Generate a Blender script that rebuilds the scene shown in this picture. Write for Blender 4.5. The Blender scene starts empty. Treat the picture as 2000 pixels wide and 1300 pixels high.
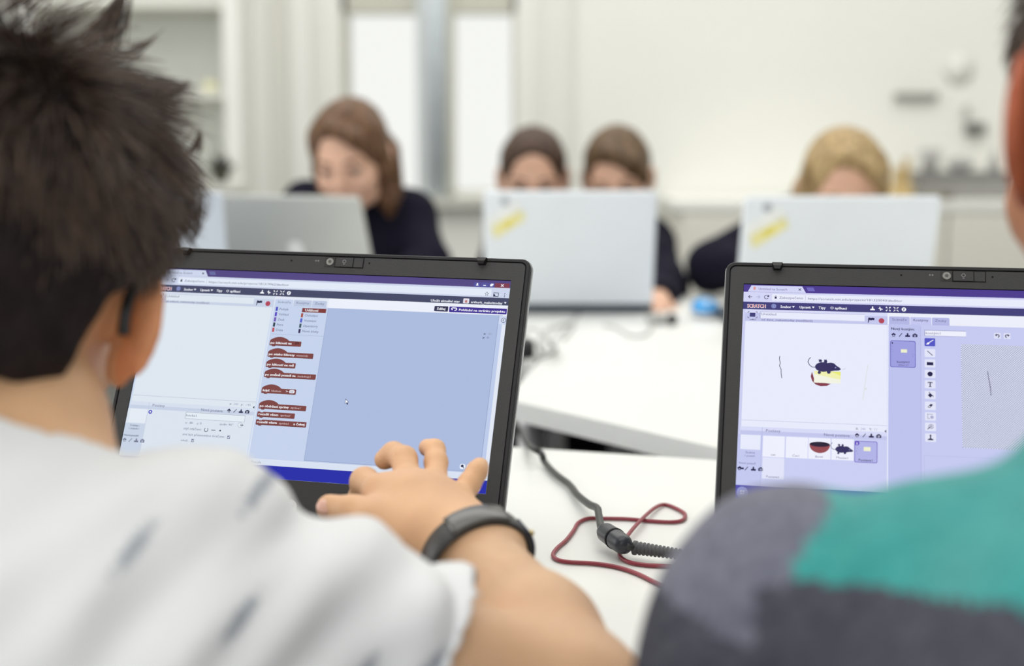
import bpy, math, random
import numpy as np
import openvdb
from mathutils import Vector, Matrix, noise
random.seed(7); rng = np.random.default_rng(7)
SC = bpy.context.scene; COL = SC.collection
PI = math.pi
# ------------------------------------------------------------------ camera, world, light, exposure
TZ = 0.72                      # table top height
CAM = Vector((0, 0, TZ + 0.3312)); PITCH = 0.137; FPX = 2000 * 50 / 36
cd = bpy.data.cameras.new('camera'); cam = bpy.data.objects.new('camera', cd); COL.objects.link(cam)
cam.location = CAM; cam.rotation_euler = (PI/2 - PITCH, 0, 0)
cd.lens = 50; cd.sensor_width = 36; cd.clip_start = 0.02
cd.dof.use_dof = True; cd.dof.focus_distance = 1.13; cd.dof.aperture_fstop = 3.0
SC.camera = cam
SC.view_settings.view_transform = 'Standard'; SC.view_settings.look = 'None'
SC.view_settings.gamma = 1; SC.view_settings.exposure = 0.0; SC.view_settings.use_curve_mapping = False
SC.cycles.use_denoising = True
SC.cycles.max_bounces = 8; SC.cycles.diffuse_bounces = 5
W = bpy.data.worlds.new('world'); SC.world = W; W.use_nodes = True
W.node_tree.nodes['Background'].inputs[0].default_value = (0.985, 1.0, 0.96, 1)
W.node_tree.nodes['Background'].inputs[1].default_value = 0.93
def area(name, loc, rot, sx, sy, power, col=(1, 1, 1)):
    l = bpy.data.lights.new(name, 'AREA'); l.shape = 'RECTANGLE'; l.size = sx; l.size_y = sy; l.energy = power; l.color = col
    o = bpy.data.objects.new(name, l); COL.objects.link(o); o.location = loc; o.rotation_euler = rot
area('ceiling_light', (-0.4, 0.9, 3.1), (0, 0, 0), 2.8, 2.0, 36, (1, 0.985, 0.96))
area('unseen_fill', (0, -2.3, 1.75), (PI/2, 0, 0), 3.6, 1.5, 34, (0.97, 0.985, 1))  # added fill behind the camera, brightens surfaces turned toward it
area('ceiling_light', (0.2, 3.7, 3.1), (0, 0, 0), 5.0, 2.4, 98, (1, 0.985, 0.95))
area('unseen_fill', (-3.1, 1.6, 1.7), (0, -PI/2, 0), 1.6, 2.6, 34, (0.93, 0.96, 1))  # unseen area light by the left wall, which has no window

def at(px, py, Y):
    u = (px - 1000) / FPX; v = (650 - py) / FPX
    d = Vector((u, math.cos(PITCH) + v*math.sin(PITCH), -math.sin(PITCH) + v*math.cos(PITCH)))
    return CAM + d * (Y / d.y)
def onz(px, py, z=TZ):
    u = (px - 1000) / FPX; v = (650 - py) / FPX
    d = Vector((u, math.cos(PITCH) + v*math.sin(PITCH), -math.sin(PITCH) + v*math.cos(PITCH)))
    return CAM + d * ((z - CAM.z) / d.z)
# ------------------------------------------------------------------ materials
def S(r, g, b):
    f = lambda c: (c/255)/12.92 if c/255 <= 0.04045 else ((c/255+0.055)/1.055)**2.4
    return (f(r), f(g), f(b), 1)
MATS = {}
def mat(name, rgb, rough=0.5, spec=0.4, metal=0.0, var=0.06, scale=40, bump=0.0, bscale=None, rgb2=None, stretch=(1, 1, 1), sheen=0, sss=0):
    if name in MATS: return MATS[name]
    m = bpy.data.materials.new(name); m.use_nodes = True; n = m.node_tree.nodes; l = m.node_tree.links
    b = n['Principled BSDF']; b.inputs['Roughness'].default_value = rough; b.inputs['Metallic'].default_value = metal
    b.inputs['Specular IOR Level'].default_value = spec
    if sheen: b.inputs['Sheen Weight'].default_value = sheen
    if sss:
        b.inputs['Subsurface Weight'].default_value = sss; b.inputs['Subsurface Radius'].default_value = (0.008, 0.003, 0.0015); b.inputs['Subsurface Scale'].default_value = 1
    tc = n.new('ShaderNodeTexCoord'); mp = n.new('ShaderNodeMapping'); mp.inputs['Scale'].default_value = stretch
    l.new(tc.outputs['Object'], mp.inputs['Vector'])
    nt = n.new('ShaderNodeTexNoise'); nt.inputs['Scale'].default_value = scale; nt.inputs['Detail'].default_value = 4
    l.new(mp.outputs[0], nt.inputs['Vector'])
    mx = n.new('ShaderNodeMix'); mx.data_type = 'RGBA'
    c = S(*rgb); c2 = S(*rgb2) if rgb2 else tuple(max(0, x*(1-var*2)) for x in c[:3]) + (1,)
    mx.inputs[6].default_value = c; mx.inputs[7].default_value = c2
    cr = n.new('ShaderNodeMapRange'); cr.inputs[1].default_value = 0.35; cr.inputs[2].default_value = 0.65
    l.new(nt.outputs[0], cr.inputs[0]); l.new(cr.outputs[0], mx.inputs[0]); l.new(mx.outputs[2], b.inputs['Base Color'])
    if bump:
        bp = n.new('ShaderNodeBump'); bp.inputs['Strength'].default_value = bump; bp.inputs['Distance'].default_value = 0.002
        n2 = n.new('ShaderNodeTexNoise'); n2.inputs['Scale'].default_value = bscale or scale*4; l.new(mp.outputs[0], n2.inputs['Vector'])
        l.new(n2.outputs[0], bp.inputs['Height']); l.new(bp.outputs[0], b.inputs['Normal'])
    MATS[name] = m; return m
def emi(rgb, k=1.0):
    name = 'screen_%d_%d_%d' % tuple(rgb)
    if name in MATS: return MATS[name]
    m = bpy.data.materials.new(name); m.use_nodes = True; n = m.node_tree.nodes; b = n['Principled BSDF']
    b.inputs['Base Color'].default_value = (0, 0, 0, 1); b.inputs['Specular IOR Level'].default_value = 0.05; b.inputs['Roughness'].default_value = 0.6
    b.inputs['Emission Color'].default_value = S(*rgb); b.inputs['Emission Strength'].default_value = k
    MATS[name] = m; return m
# ------------------------------------------------------------------ mesh builder
class MB:
    def __init__(s): s.v = []; s.f = []; s.m = []; s.mats = []; s.mi = 0
    def use(s, m):
        if m not in s.mats: s.mats.append(m)
        s.mi = s.mats.index(m); return s
    def add(s, vs, fs):
        o = len(s.v); s.v += [tuple(x) for x in vs]; s.f += [tuple(i+o for i in f) for f in fs]; s.m += [s.mi]*len(fs); return s
    def box(s, a, b, bev=0.0):
        x0, y0, z0 = a; x1, y1, z1 = b
        if bev <= 0:
            return s.add([(x0,y0,z0),(x1,y0,z0),(x1,y1,z0),(x0,y1,z0),(x0,y0,z1),(x1,y0,z1),(x1,y1,z1),(x0,y1,z1)],
                [(0,3,2,1),(4,5,6,7),(0,1,5,4),(1,2,6,5),(2,3,7,6),(3,0,4,7)])
        rings = []
        for (z, i) in ((z0, bev), (z0+bev, 0), (z1-bev, 0), (z1, bev)):
            rings.append([(x0+bev+i*0, y0+i, z), (x1-bev, y0+i, z), (x1-i, y0+bev, z), (x1-i, y1-bev, z), (x1-bev, y1-i, z), (x0+bev, y1-i, z), (x0+i, y1-bev, z), (x0+i, y0+bev, z)])
        return s.loft(rings, True)
    def loft(s, rings, caps=True, closed=True):
        n = len(rings[0]); vs = [p for r in rings for p in r]; fs = []
        for i in range(len(rings)-1):
            for j in range(n if closed else n-1):
                k = (j+1) % n; fs.append((i*n+j, i*n+k, (i+1)*n+k, (i+1)*n+j))
        if caps: fs.append(tuple(reversed(range(n)))); fs.append(tuple((len(rings)-1)*n+j for j in range(n)))
        return s.add(vs, fs)
    def prism(s, poly, z0, z1, axis='z'):
        return s.loft([[(x, y, z0) for x, y in poly], [(x, y, z1) for x, y in poly]])
    def cyl(s, a, b, r0, r1=None, n=16, caps=True):
        a = Vector(a); b = Vector(b); r1 = r0 if r1 is None else r1; d = (b-a).normalized()
        u = d.orthogonal().normalized(); w = d.cross(u)
        return s.loft([[a+(u*math.cos(t)+w*math.sin(t))*r0 for t in [2*PI*i/n for i in range(n)]], [b+(u*math.cos(t)+w*math.sin(t))*r1 for t in [2*PI*i/n for i in range(n)]]], caps)
    def tube(s, pts, r, n=8):
        pts = [Vector(p) for p in pts]; rs = r if isinstance(r, (list, tuple)) else [r]*len(pts); rings = []
        u = (pts[1]-pts[0]).orthogonal().normalized()
        for i, p in enumerate(pts):
            d = (pts[min(i+1, len(pts)-1)] - pts[max(i-1, 0)]).normalized(); u = (u - d*u.dot(d)).normalized(); w = d.cross(u)
            rings.append([p+(u*math.cos(t)+w*math.sin(t))*rs[i] for t in [2*PI*k/n for k in range(n)]])
        return s.loft(rings)
    def lathe(s, prof, c=(0,0,0), n=24):
        rings = [[(c[0]+r*math.cos(2*PI*i/n), c[1]+r*math.sin(2*PI*i/n), c[2]+z) for i in range(n)] for r, z in prof]
        return s.loft(rings)
    def ball(s, c, r, n=14):
        rx, ry, rz = (r, r, r) if isinstance(r, (int, float)) else r
        return s.loft([[(c[0]+rx*math.sin(t)*math.cos(2*PI*i/n), c[1]+ry*math.sin(t)*math.sin(2*PI*i/n), c[2]-rz*math.cos(t)) for i in range(n)] for t in [0.02+(PI-0.04)*k/10 for k in range(11)]])
    def build(s, name, m=None, parent=None, smooth=False, bevel=0):
        me = bpy.data.meshes.new(name); me.from_pydata(s.v, [], s.f)
        for x in ([m] if m else s.mats): me.materials.append(x)
        if not m: me.polygons.foreach_set('material_index', s.m)
        if smooth: me.polygons.foreach_set('use_smooth', [True]*len(me.polygons))
        me.update(); o = bpy.data.objects.new(name, me); COL.objects.link(o)
        if parent: o.parent = parent
        if bevel:
            b = o.modifiers.new('bevel', 'BEVEL'); b.width = bevel; b.segments = 3; b.limit_method = 'ANGLE'
            b.harden_normals = False
        return o
def tag(o, label=None, cat=None, group=None, kind=None):
    if label: o['label'] = label
    if cat: o['category'] = cat
    if group: o['group'] = group
    if kind: o['kind'] = kind
    return o
def empty(name, loc=(0,0,0), rz=0):
    o = bpy.data.objects.new(name, None); COL.objects.link(o); o.location = loc; o.rotation_euler = (0, 0, rz); o.empty_display_size = 0.05; return o
def spline(pts, n=8):
    P = [Vector(p) for p in pts]; P = [2*P[0]-P[1]] + P + [2*P[-1]-P[-2]]; out = []
    for i in range(1, len(P)-2):
        a, b, c, d = P[i-1:i+3]
        for k in range(n):
            t = k/n; out.append(0.5*((2*b)+(c-a)*t+(2*a-5*b+4*c-d)*t*t+(3*b-a-3*c+d)*t**3))
    out.append(P[-2]); return out
def struct(mb, name, m=None, **k): return tag(mb.build(name, m, **k), kind='structure')
# ------------------------------------------------------------------ signed distance bodies
class SDF:
    def __init__(s, lo, hi, vox):
        s.lo = np.array(lo, float); s.vox = vox; s.n = np.ceil((np.array(hi)-s.lo)/vox).astype(int)+1
        s.F = np.full(s.n, 0.06, np.float32)
    def blk(s, lo, hi, mar):
        a = np.clip(np.floor((np.array(lo)-mar-s.lo)/s.vox).astype(int), 0, s.n); b = np.clip(np.ceil((np.array(hi)+mar-s.lo)/s.vox).astype(int)+1, 0, s.n)
        sl = tuple(slice(i, j) for i, j in zip(a, b))
        X = [(np.arange(i, j)*s.vox+o).astype(np.float32) for i, j, o in zip(a, b, s.lo)]
        return sl, X[0][:, None, None], X[1][None, :, None], X[2][None, None, :]
    def comb(s, sl, d, k, op):
        F = s.F[sl]
        if F.size == 0: return
        if op == 'u': h = np.maximum(k-np.abs(F-d), 0)/k; s.F[sl] = np.minimum(F, d)-h*h*k*0.25
        else: e = -d; h = np.maximum(k-np.abs(F-e), 0)/k; s.F[sl] = np.maximum(F, e)+h*h*k*0.25
    def rc(s, a, b, ra, rb=None, k=0.012, op='u', grow=0.0):
        a = np.array(a, float); b = np.array(b, float); rb = ra if rb is None else rb; ra += grow; rb += grow
        R = max(ra, rb); sl, X, Y, Z = s.blk(np.minimum(a, b)-R, np.maximum(a, b)+R, k+4*s.vox)
        d = b-a; L = max(float(d@d), 1e-12)
        t = np.clip(((X-a[0])*d[0]+(Y-a[1])*d[1]+(Z-a[2])*d[2])/L, 0, 1)
        D = np.sqrt((X-a[0]-t*d[0])**2+(Y-a[1]-t*d[1])**2+(Z-a[2]-t*d[2])**2) - (ra+(rb-ra)*t)
        s.comb(sl, D.astype(np.float32), k, op)
    def el(s, c, r, M=None, k=0.012, op='u', grow=0.0):
        c = np.array(c, float); r = np.array(r, float)+grow; M = np.eye(3) if M is None else M; R = r.max()
        sl, X, Y, Z = s.blk(c-R, c+R, k+4*s.vox); X = X-c[0]; Y = Y-c[1]; Z = Z-c[2]
        q = [(X*M[0, i]+Y*M[1, i]+Z*M[2, i]) for i in range(3)]
        k0 = np.sqrt(sum((q[i]/r[i])**2 for i in range(3)))+1e-9; k1 = np.sqrt(sum((q[i]/r[i]**2)**2 for i in range(3)))+1e-9
        s.comb(sl, (k0*(k0-1)/k1).astype(np.float32), k, op)
    def cut(s, c, n, k=0.004):
        n = np.array(n, float); n /= np.linalg.norm(n); sl, X, Y, Z = s.blk(s.lo, s.lo+s.n*s.vox, 0)
        s.comb(sl, -((X-c[0])*n[0]+(Y-c[1])*n[1]+(Z-c[2])*n[2]).astype(np.float32), k, 's')
    def mesh(s, name, mats, parent=None, disp=None, face_mat=None):
        g = openvdb.FloatGrid(0.06); g.copyFromArray(s.F); P, Q = g.convertToQuads(isovalue=0.0)[:2]
        P = np.array(P, float)*s.vox+s.lo; Q = np.array(Q)
        a, b, c, d = (P[Q[:, i]] for i in range(4)); vol = np.einsum('ij,ij->i', a, np.cross(b, c)).sum()+np.einsum('ij,ij->i', a, np.cross(c, d)).sum()
        if vol < 0: Q = Q[:, ::-1]
        me = bpy.data.meshes.new(name); me.vertices.add(len(P)); me.loops.add(len(Q)*4); me.polygons.add(len(Q))
        if disp is not None:
            me.vertices.foreach_set('co', P.ravel()); me.loops.foreach_set('vertex_index', Q.ravel()); me.polygons.foreach_set('loop_start', np.arange(len(Q))*4); me.update()
            N = np.zeros(len(P)*3); me.vertices.foreach_get('normal', N); P = P + N.reshape(-1, 3)*disp(P)[:, None]
        me.vertices.foreach_set('co', P.ravel()); me.loops.foreach_set('vertex_index', Q.ravel()); me.polygons.foreach_set('loop_start', np.arange(len(Q))*4)
        me.polygons.foreach_set('use_smooth', [True]*len(Q)); me.update(); me.validate()
        for m in mats: me.materials.append(m)
        if face_mat is not None:
            C = P[Q].mean(1); me.polygons.foreach_set('material_index', face_mat(C).astype(int))
        o = bpy.data.objects.new(name, me); COL.objects.link(o)
        if parent: o.parent = parent; o.matrix_parent_inverse = Matrix.Translation(-parent.location)
        return o
def rotM(yaw, pitch=0, roll=0):      # columns right, forward, up ; yaw 0 faces +Y, positive yaw turns to +X ; pitch>0 looks down
    f = np.array([math.sin(yaw)*math.cos(pitch), math.cos(yaw)*math.cos(pitch), -math.sin(pitch)])
    r = np.array([math.cos(yaw), -math.sin(yaw), 0]); u = np.cross(r, f)
    c, s = math.cos(roll), math.sin(roll); r2 = r*c+u*s; u2 = -r*s+u*c
    return np.array([r2, f, u2]).T
class Head:
    def __init__(s, c, M, sc=1.0, ear=.45, es=1.0): s.c = np.array(c, float); s.M = M; s.s = sc; s.ear = ear; s.es = es
    def w(s, x, y, z): return s.c+s.M@(np.array([x, y, z])*s.s)
    def r(s, *r): return np.array(r)*s.s
    def skin(s, D, grow=0):
        k = s.s
        D.el(s.w(0, -.012, .028), s.r(.072, .092, .082), s.M, k=.02)
        D.el(s.w(0, .03, -.03), s.r(.058, .058, .07), s.M, k=.03)
        D.rc(s.w(-.028, .03, -.075), s.w(.028, .03, -.075), .024*k, k=.02)
        D.el(s.w(0, .062, -.092), s.r(.02, .018, .016), s.M, k=.02)
        for q in (-1, 1):
            D.el(s.w(q*.038, .06, -.03), s.r(.022, .022, .022), s.M, k=.02)
            D.el(s.w(q*.031, .094, .004), s.r(.015, .014, .010), s.M, k=.012, op='s')
            D.el(s.w(q*.031, .0815, .011), s.r(.0145, .0085, .0065), s.M, k=.004)
            D.rc(s.w(q*.012, .082, .02), s.w(q*.045, .07, .018), .006*k, k=.012)
            # ear: disc with a hollow and a rolled rim
            e = s.M@rotM(0, 0, 0)
            ex = .079+.012*(s.es-1)*8*.4; D.el(s.w(q*ex, -.006, -.004), s.r(.006, .018*s.es, .03*s.es), s.M@np.array(rotM(q*-s.ear)), k=.007)
            D.el(s.w(q*(ex+.005), .003, .0), s.r(.004, .011*s.es, .019*s.es), s.M@np.array(rotM(q*-s.ear)), k=.004, op='s')
            D.el(s.w(q*.074, .004, -.03), s.r(.006, .009, .010), s.M, k=.008)
        D.rc(s.w(0, .085, .012), s.w(0, .103, -.024), .006*k, .0105*k, k=.010)
        for q in (-1, 1): D.el(s.w(q*.011, .094, -.027), s.r(.007, .008, .006), s.M, k=.006)
        D.el(s.w(0, .084, -.052), s.r(.022, .008, .0045), s.M, k=.005); D.el(s.w(0, .083, -.061), s.r(.019, .009, .005), s.M, k=.005)
    def features(s, root, browcol, iris=(60, 45, 35)):
        for q in (-1, 1):
            me = MB(); me.use(mat('eye_white', (186, 172, 160), 0.4)).ball(s.w(q*.031, .0745, .001), .0118*s.s)
            me.use(mat('iris_dark', iris, 0.3)).ball(s.w(q*.031, .0802, -.002), .0068*s.s)
            child(me.build('eye', None, None, True), root)
            MBB = MB().tube([s.w(q*.015, .092, .022), s.w(q*.032, .088, .027), s.w(q*.05, .074, .021)], [.0022*s.s, .003*s.s, .001*s.s])
            child(MBB.build('eyebrow', browcol, None, True), root)
            LM = MB().tube([s.w(q*.017, .0865, .002), s.w(q*.03, .0895, .0035), s.w(q*.045, .080, .001)], [.0010, .0022, .0010])
            child(LM.build('eyelashes', browcol, None, True), root)
        L = MB().tube([s.w(-.02, .082, -.056), s.w(-.006, .0925, -.0535), s.w(.006, .0925, -.0535), s.w(.02, .082, -.056)], [.001, .0036, .0036, .001])
        L.tube([s.w(-.018, .082, -.058), s.w(0, .092, -.0615), s.w(.018, .082, -.058)], [.001, .0045, .001])
        child(L.build('lips', mat('lips', (176, 98, 92), 0.45), None, True), root)
def child(o, root): o.parent = root; o.matrix_parent_inverse = Matrix.Translation(-root.location); return o
def hand_prims(D, wrist, M, side=1, sc=1.0, curl=(0.5, 0.6, 0.7, 0.8), grow=0):
    # M columns: right (towards pinky for side=1), forward (finger direction), up (back of hand)
    w = lambda x, y, z: np.array(wrist)+M@(np.array([x*side, y, z])*sc)
    names = [(-.026, .078, .0085, .072), (-.009, .082, .0088, .08), (.009, .079, .0085, .074), (.026, .071, .0075, .058)]
    for i, (x, L, r, fl) in enumerate(names):
        D.rc(w(x*.45, .0, 0), w(x, L, .002), .014*sc, .0115*sc, k=.014)
        p = w(x, L, 0); ang = curl[i]*.5; y, z = L, 0
        for seg, f in enumerate((.45, .30, .25)):
            y2 = y+math.cos(ang)*fl*f; z2 = z-math.sin(ang)*fl*f
            D.rc(w(x*(1+.06*seg), y, z), w(x*(1+.06*(seg+1)), y2, z2), (r-.0006*seg)*sc, (r-.0006*(seg+1))*sc, k=.003)
            y, z = y2, z2; ang += curl[i]
    D.rc(w(-.02, .015, -.004), w(-.042, .045, -.012), .014*sc, .011*sc, k=.012)
    D.rc(w(-.042, .045, -.012), w(-.05, .075, -.016), .0105*sc, .009*sc, k=.004)
    D.rc(w(-.05, .075, -.016), w(-.05, .097, -.018), .009*sc, .0075*sc, k=.003)
def strands(name, P, rad, m, root, tip=0.25):
    N, K = P.shape[:2]; hc = bpy.data.hair_curves.new(name); hc.add_curves([K]*N)
    hc.attributes['position'].data.foreach_set('vector', P.astype(np.float32).ravel())
    ra = hc.attributes.get('radius') or hc.attributes.new('radius', 'FLOAT', 'POINT')
    prof = rad*(1-(1-tip)*np.linspace(0, 1, K)**1.5); ra.data.foreach_set('value', np.tile(prof, N).astype(np.float32))
    hc.materials.append(m); o = bpy.data.objects.new(name, hc); COL.objects.link(o); child(o, root); return o
SKIN = mat('skin', (224, 178, 138), 0.55, 0.35, var=0.05, scale=25, bump=0.15, bscale=500, sss=0.15)
SKIN_PALE = mat('skin_pale', (222, 178, 152), 0.55, 0.35, var=0.05, scale=25, sss=0.15)
SKIN_EAR = mat('skin_ear_flush', (226, 158, 114), 0.55, 0.35, var=0.08, scale=60, sss=0.15)
# ------------------------------------------------------------------ room
WALL = mat('white_wall_paint', (232, 232, 226), 0.9, 0.2, var=0.01, scale=3)
WALL2 = mat('white_gloss_paint', (236, 236, 231), 0.5, 0.3, var=0.01, scale=3)
YW = 5.5
wx = lambda px, Y=YW: at(px, 200, Y).x
wz = lambda py, Y=YW: at(1000, py, Y).z
x0, x1 = -3.2, 3.4; H = 3.2
wl, wr = wx(668), wx(1008); wb, wt = wz(377), 2.35
w = MB().box((x0, YW, 0), (wl, YW+.35, H)).box((wr, YW, 0), (x1, YW+.35, H)).box((wl, YW, 0), (wr, YW+.35, wb)).box((wl, YW, wt), (wr, YW+.35, H))
struct(w, 'wall_back', WALL)
struct(MB().box((x0-.15, -2.5, 0), (x0, YW+.35, H)), 'wall_left', WALL)
struct(MB().box((x1, -2.5, 0), (x1+.15, YW+.35, H)), 'wall_right', WALL)
struct(MB().box((x0, -2.65, 0), (x1, -2.5, 1.0)).box((x0, -2.65, 2.6), (x1, -2.5, H)).box((x0, -2.65, 1.0), (x0+.6, -2.5, 2.6)).box((x1-.6, -2.65, 1.0), (x1, -2.5, 2.6)), 'wall_front', WALL)
struct(MB().box((x0-.15, -2.65, -.1), (x1+.15, YW+.35, 0)), 'floor', mat('dark_carpet', (52, 52, 56), 0.95, 0.1, var=.1, scale=120))
struct(MB().box((x0-.15, -2.65, H), (x1+.15, YW+.35, H+.1)), 'ceiling', WALL)
struct(MB().box((wx(1060), YW-.035, 0), (wx(1112), YW, H)), 'trim_1', mat('trim_paint', (226, 226, 219), .8, .2, var=.01))
struct(MB().box((wx(532), YW-.03, 0), (wx(572), YW, H)), 'trim_2', mat('trim_paint', (220, 220, 213)))
struct(MB().box((wx(572), YW-.06, 0), (wx(612), YW, H)), 'trim_3', WALL2)
struct(MB().box((wx(442), YW-.10, 0), (wx(532), YW, H)), 'trim_4', WALL2)
struct(MB().box((wl-.1, YW-.06, wb-.05), (wr+.02, YW+.02, wb-.012)), 'trim_5', mat('sill_paint', (205, 205, 196)))
# window in the back wall: frame, transom, wide centre post, panes
FR = mat('window_frame_paint', (196, 195, 182), .5, .3, var=.02); FR2 = mat('window_post_paint', (198, 203, 204), .45, .3, var=.02)
fz = wz(24)
wf = MB().box((wl, YW+.02, wb-.01), (wl+.02, YW+.14, wt)).box((wr-.015, YW+.02, wb-.01), (wr, YW+.14, wt)).box((wl, YW+.02, wb-.012), (wr, YW+.14, wb+.005))
wf.box((wl, YW+.02, fz), (wr, YW+.14, fz+.16)).box((wl, YW+.02, wt-.05), (wr, YW+.14, wt))
win = struct(wf, 'window_1', FR)
ps = MB().box((wx(814), YW-.02, wb-.01), (wx(838), YW+.16, wt)); pst = tag(ps.build('window_mullion', FR2, win), kind='structure')
ps = MB().cyl((wx(852), YW+.01, wb-.01), (wx(852), YW+.01, wt), .045, n=24); tag(ps.build('window_mullion', mat('post_round_paint', (214, 222, 228), .35, .4), win, True), kind='structure')
ps = MB().box((wx(868), YW-.0, wb-.01), (wx(887), YW+.16, wt)); tag(ps.build('window_mullion', FR, win), kind='structure')
gl = bpy.data.materials.new('window_glass'); gl.use_nodes = True; gb = gl.node_tree.nodes['Principled BSDF']
gb.inputs['Transmission Weight'].default_value = 1; gb.inputs['Roughness'].default_value = 0; gb.inputs['IOR'].default_value = 1.05; gb.inputs['Base Color'].default_value = (1, 1, 1, 1)
tag(MB().box((wl+.02, YW+.075, wb), (wr-.015, YW+.08, fz)).build('pane', gl, win), kind='structure')
# ------------------------------------------------------------------ bookcase and background things
def bookcase():
    t = empty('bookcase', (wx(250), 5.35, 0)); tag(t, 'white open bookcase with shelves against the back wall behind the dark-haired child', 'bookcase')
    Y0, Y1 = 5.12, 5.48; L, R_ = wx(40, 5.12), wx(470, 5.12)
    g = mat('shelf_white', (224, 224, 216), .7, .2, var=.01)
    for a, b in ((L, L+.05), (wx(438, 5.12), R_)): child(MB().box((a, Y0, 0), (b, Y1, 2.2)).build('side_panel', WALL2, None), t)
    child(MB().box((L+.05, Y1-.02, .0), (wx(438, 5.12), Y1, 2.2)).build('back_panel', mat('shelf_back', (232, 233, 228), .8, .2, var=.01), None), t)
    zl = wz(357, 5.0); child(MB().box((L+.01, 4.96, zl-.03), (wx(468, 5.0), Y0-.001, zl)).build('ledge', g, None), t)
    for py in (357, 184, 6):
        z = wz(py, Y0); child(MB().box((L+.05, Y0+.01, z-.014), (wx(438, 5.12), Y1-.02, z+.012)).build('shelf_board', g, None), t)
    for z in (.35, .62, 1.95): child(MB().box((L+.05, Y0+.01, z-.014), (wx(438, 5.12), Y1-.02, z+.012)).build('shelf_board', g, None), t)
    child(MB().box((L, Y0, 2.2), (R_, Y1, 2.23)).build('top_panel', WALL2, None), t)
bookcase()
c = Vector((wx(427, 5.03), 5.03, wz(357, 5.0)))
t = empty('planter', c); tag(t, 'small dark potted plant with one tall twig on the ledge of the white bookcase', 'plant')
child(MB().lathe([(.001, 0), (.022, 0), (.030, .03), (.052, .06), (.048, .062), (.001, .055)], c).build('bowl', mat('dark_olive_glaze', (62, 62, 50), .4, .4), None, True), t)
lv = MB()
for i in range(16):
    a = i*2.4; r = .03+.02*((i*7) % 3)/2; p = c+Vector((math.cos(a)*r, math.sin(a)*r, .062+.012*((i*5) % 4)))
    lv.tube([c+Vector((0, 0, .05)), (c+p)/2+Vector((0, 0, .055)) if False else c.lerp(p, .6)+Vector((0, 0, .02)), p], [.003, .009, .001], 6)
child(lv.build('leaves', mat('dark_leaf', (48, 52, 48), .5, .3), None, True), t)
child(MB().tube(spline([c+Vector((0, 0, .05)), c+Vector((.004, 0, .09)), c+Vector((-.004, 0, .15))]), .003, 6).build('twig', mat('dark_leaf', (48, 52, 48)), None, True), t)
c = Vector((wx(412, 5.2), 5.2, wz(184, 5.12)+.012))
m = MB().lathe([(.001, 0), (.022, 0), (.026, .012), (.024, .03), (.014, .036), (.001, .037)], c)
tag(m.build('jar', mat('pale_yellow_ceramic', (232, 230, 190), .5, .3), None, True), 'small pale yellow jar on the upper shelf of the white bookcase', 'jar')
# counter along the right of the back wall
CY0, CY1 = 5.0, 5.49; cz = wz(392, CY0)
t = empty('counter', (2.0, 5.25, 0)); tag(t, 'long low white counter along the back wall on the right', 'counter')
cl = wx(1318, CY0)
child(MB().box((cl, CY0, cz-.04), (x1-.01, CY1, cz), .004).build('countertop', WALL2, None), t)
child(MB().box((cl+.02, CY0+.03, .08), (x1-.01, CY1, cz-.04)).build('body', mat('cream_cabinet', (230, 228, 218), .6, .3, var=.01), None), t)
child(MB().box((cl+.04, CY0+.06, 0), (x1-.01, CY1, .08)).build('plinth', mat('plinth_grey', (150, 150, 145), .6), None), t)
for i in range(4):
    a = cl+.03+i*.47
    d = child(MB().box((a, CY0+.001, .10), (a+.46, CY0+.03, cz-.045), .003).build('door', mat('cream_cabinet', (224, 222, 210)), None), t)
GREY = mat('warm_grey_plastic', (152, 151, 148), .6, .3)
ax, bx_ = wx(1792, 5.15), wx(1990, 5.15); zt_ = wz(336, 5.15)
t = empty('tray_box', ((ax+bx_)/2, 5.2, cz)); tag(t, 'long low grey storage box on the white counter', 'box')
child(MB().box((ax, 5.12, cz), (bx_, 5.32, zt_), .006).build('body', GREY, None), t)
child(MB().box((ax-.006, 5.112, zt_-.012), (bx_+.006, 5.328, zt_+.002), .003).build('lid', mat('grey_lid', (140, 139, 137), .6), None), t)
c = Vector((wx(1824, 5.2), 5.22, zt_+.002)); hh = wz(292, 5.2)-c.z
m = MB().lathe([(.001, 0), (.026, 0), (.030, hh*.4), (.040, hh), (.036, hh), (.024, .006), (.001, .006)], c)
tag(m.build('beaker', mat('grey_frosted', (175, 174, 172), .5), None, True), 'grey flared beaker standing on the long grey box', 'beaker')
c = Vector((wx(1884, 5.2), 5.22, zt_+.002))
tag(MB().ball(c+Vector((0, 0, .024)), (.05, .03, .026)).build('cloth_bundle', mat('grey_cloth', (170, 169, 167), .9), None, True), 'crumpled light grey bundle on the long grey box, right of the beaker', 'bundle')
c = Vector((wx(1950, 5.2), 5.22, zt_+.002))
m = MB().lathe([(.001, 0), (.020, 0), (.022, .03), (.012, .045), (.010, .075), (.001, .076)], c)
tag(m.build('bottle', mat('grey_frosted', (175, 174, 172)), None, True), 'small grey bottle at the right end of the long grey box', 'bottle')
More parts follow.
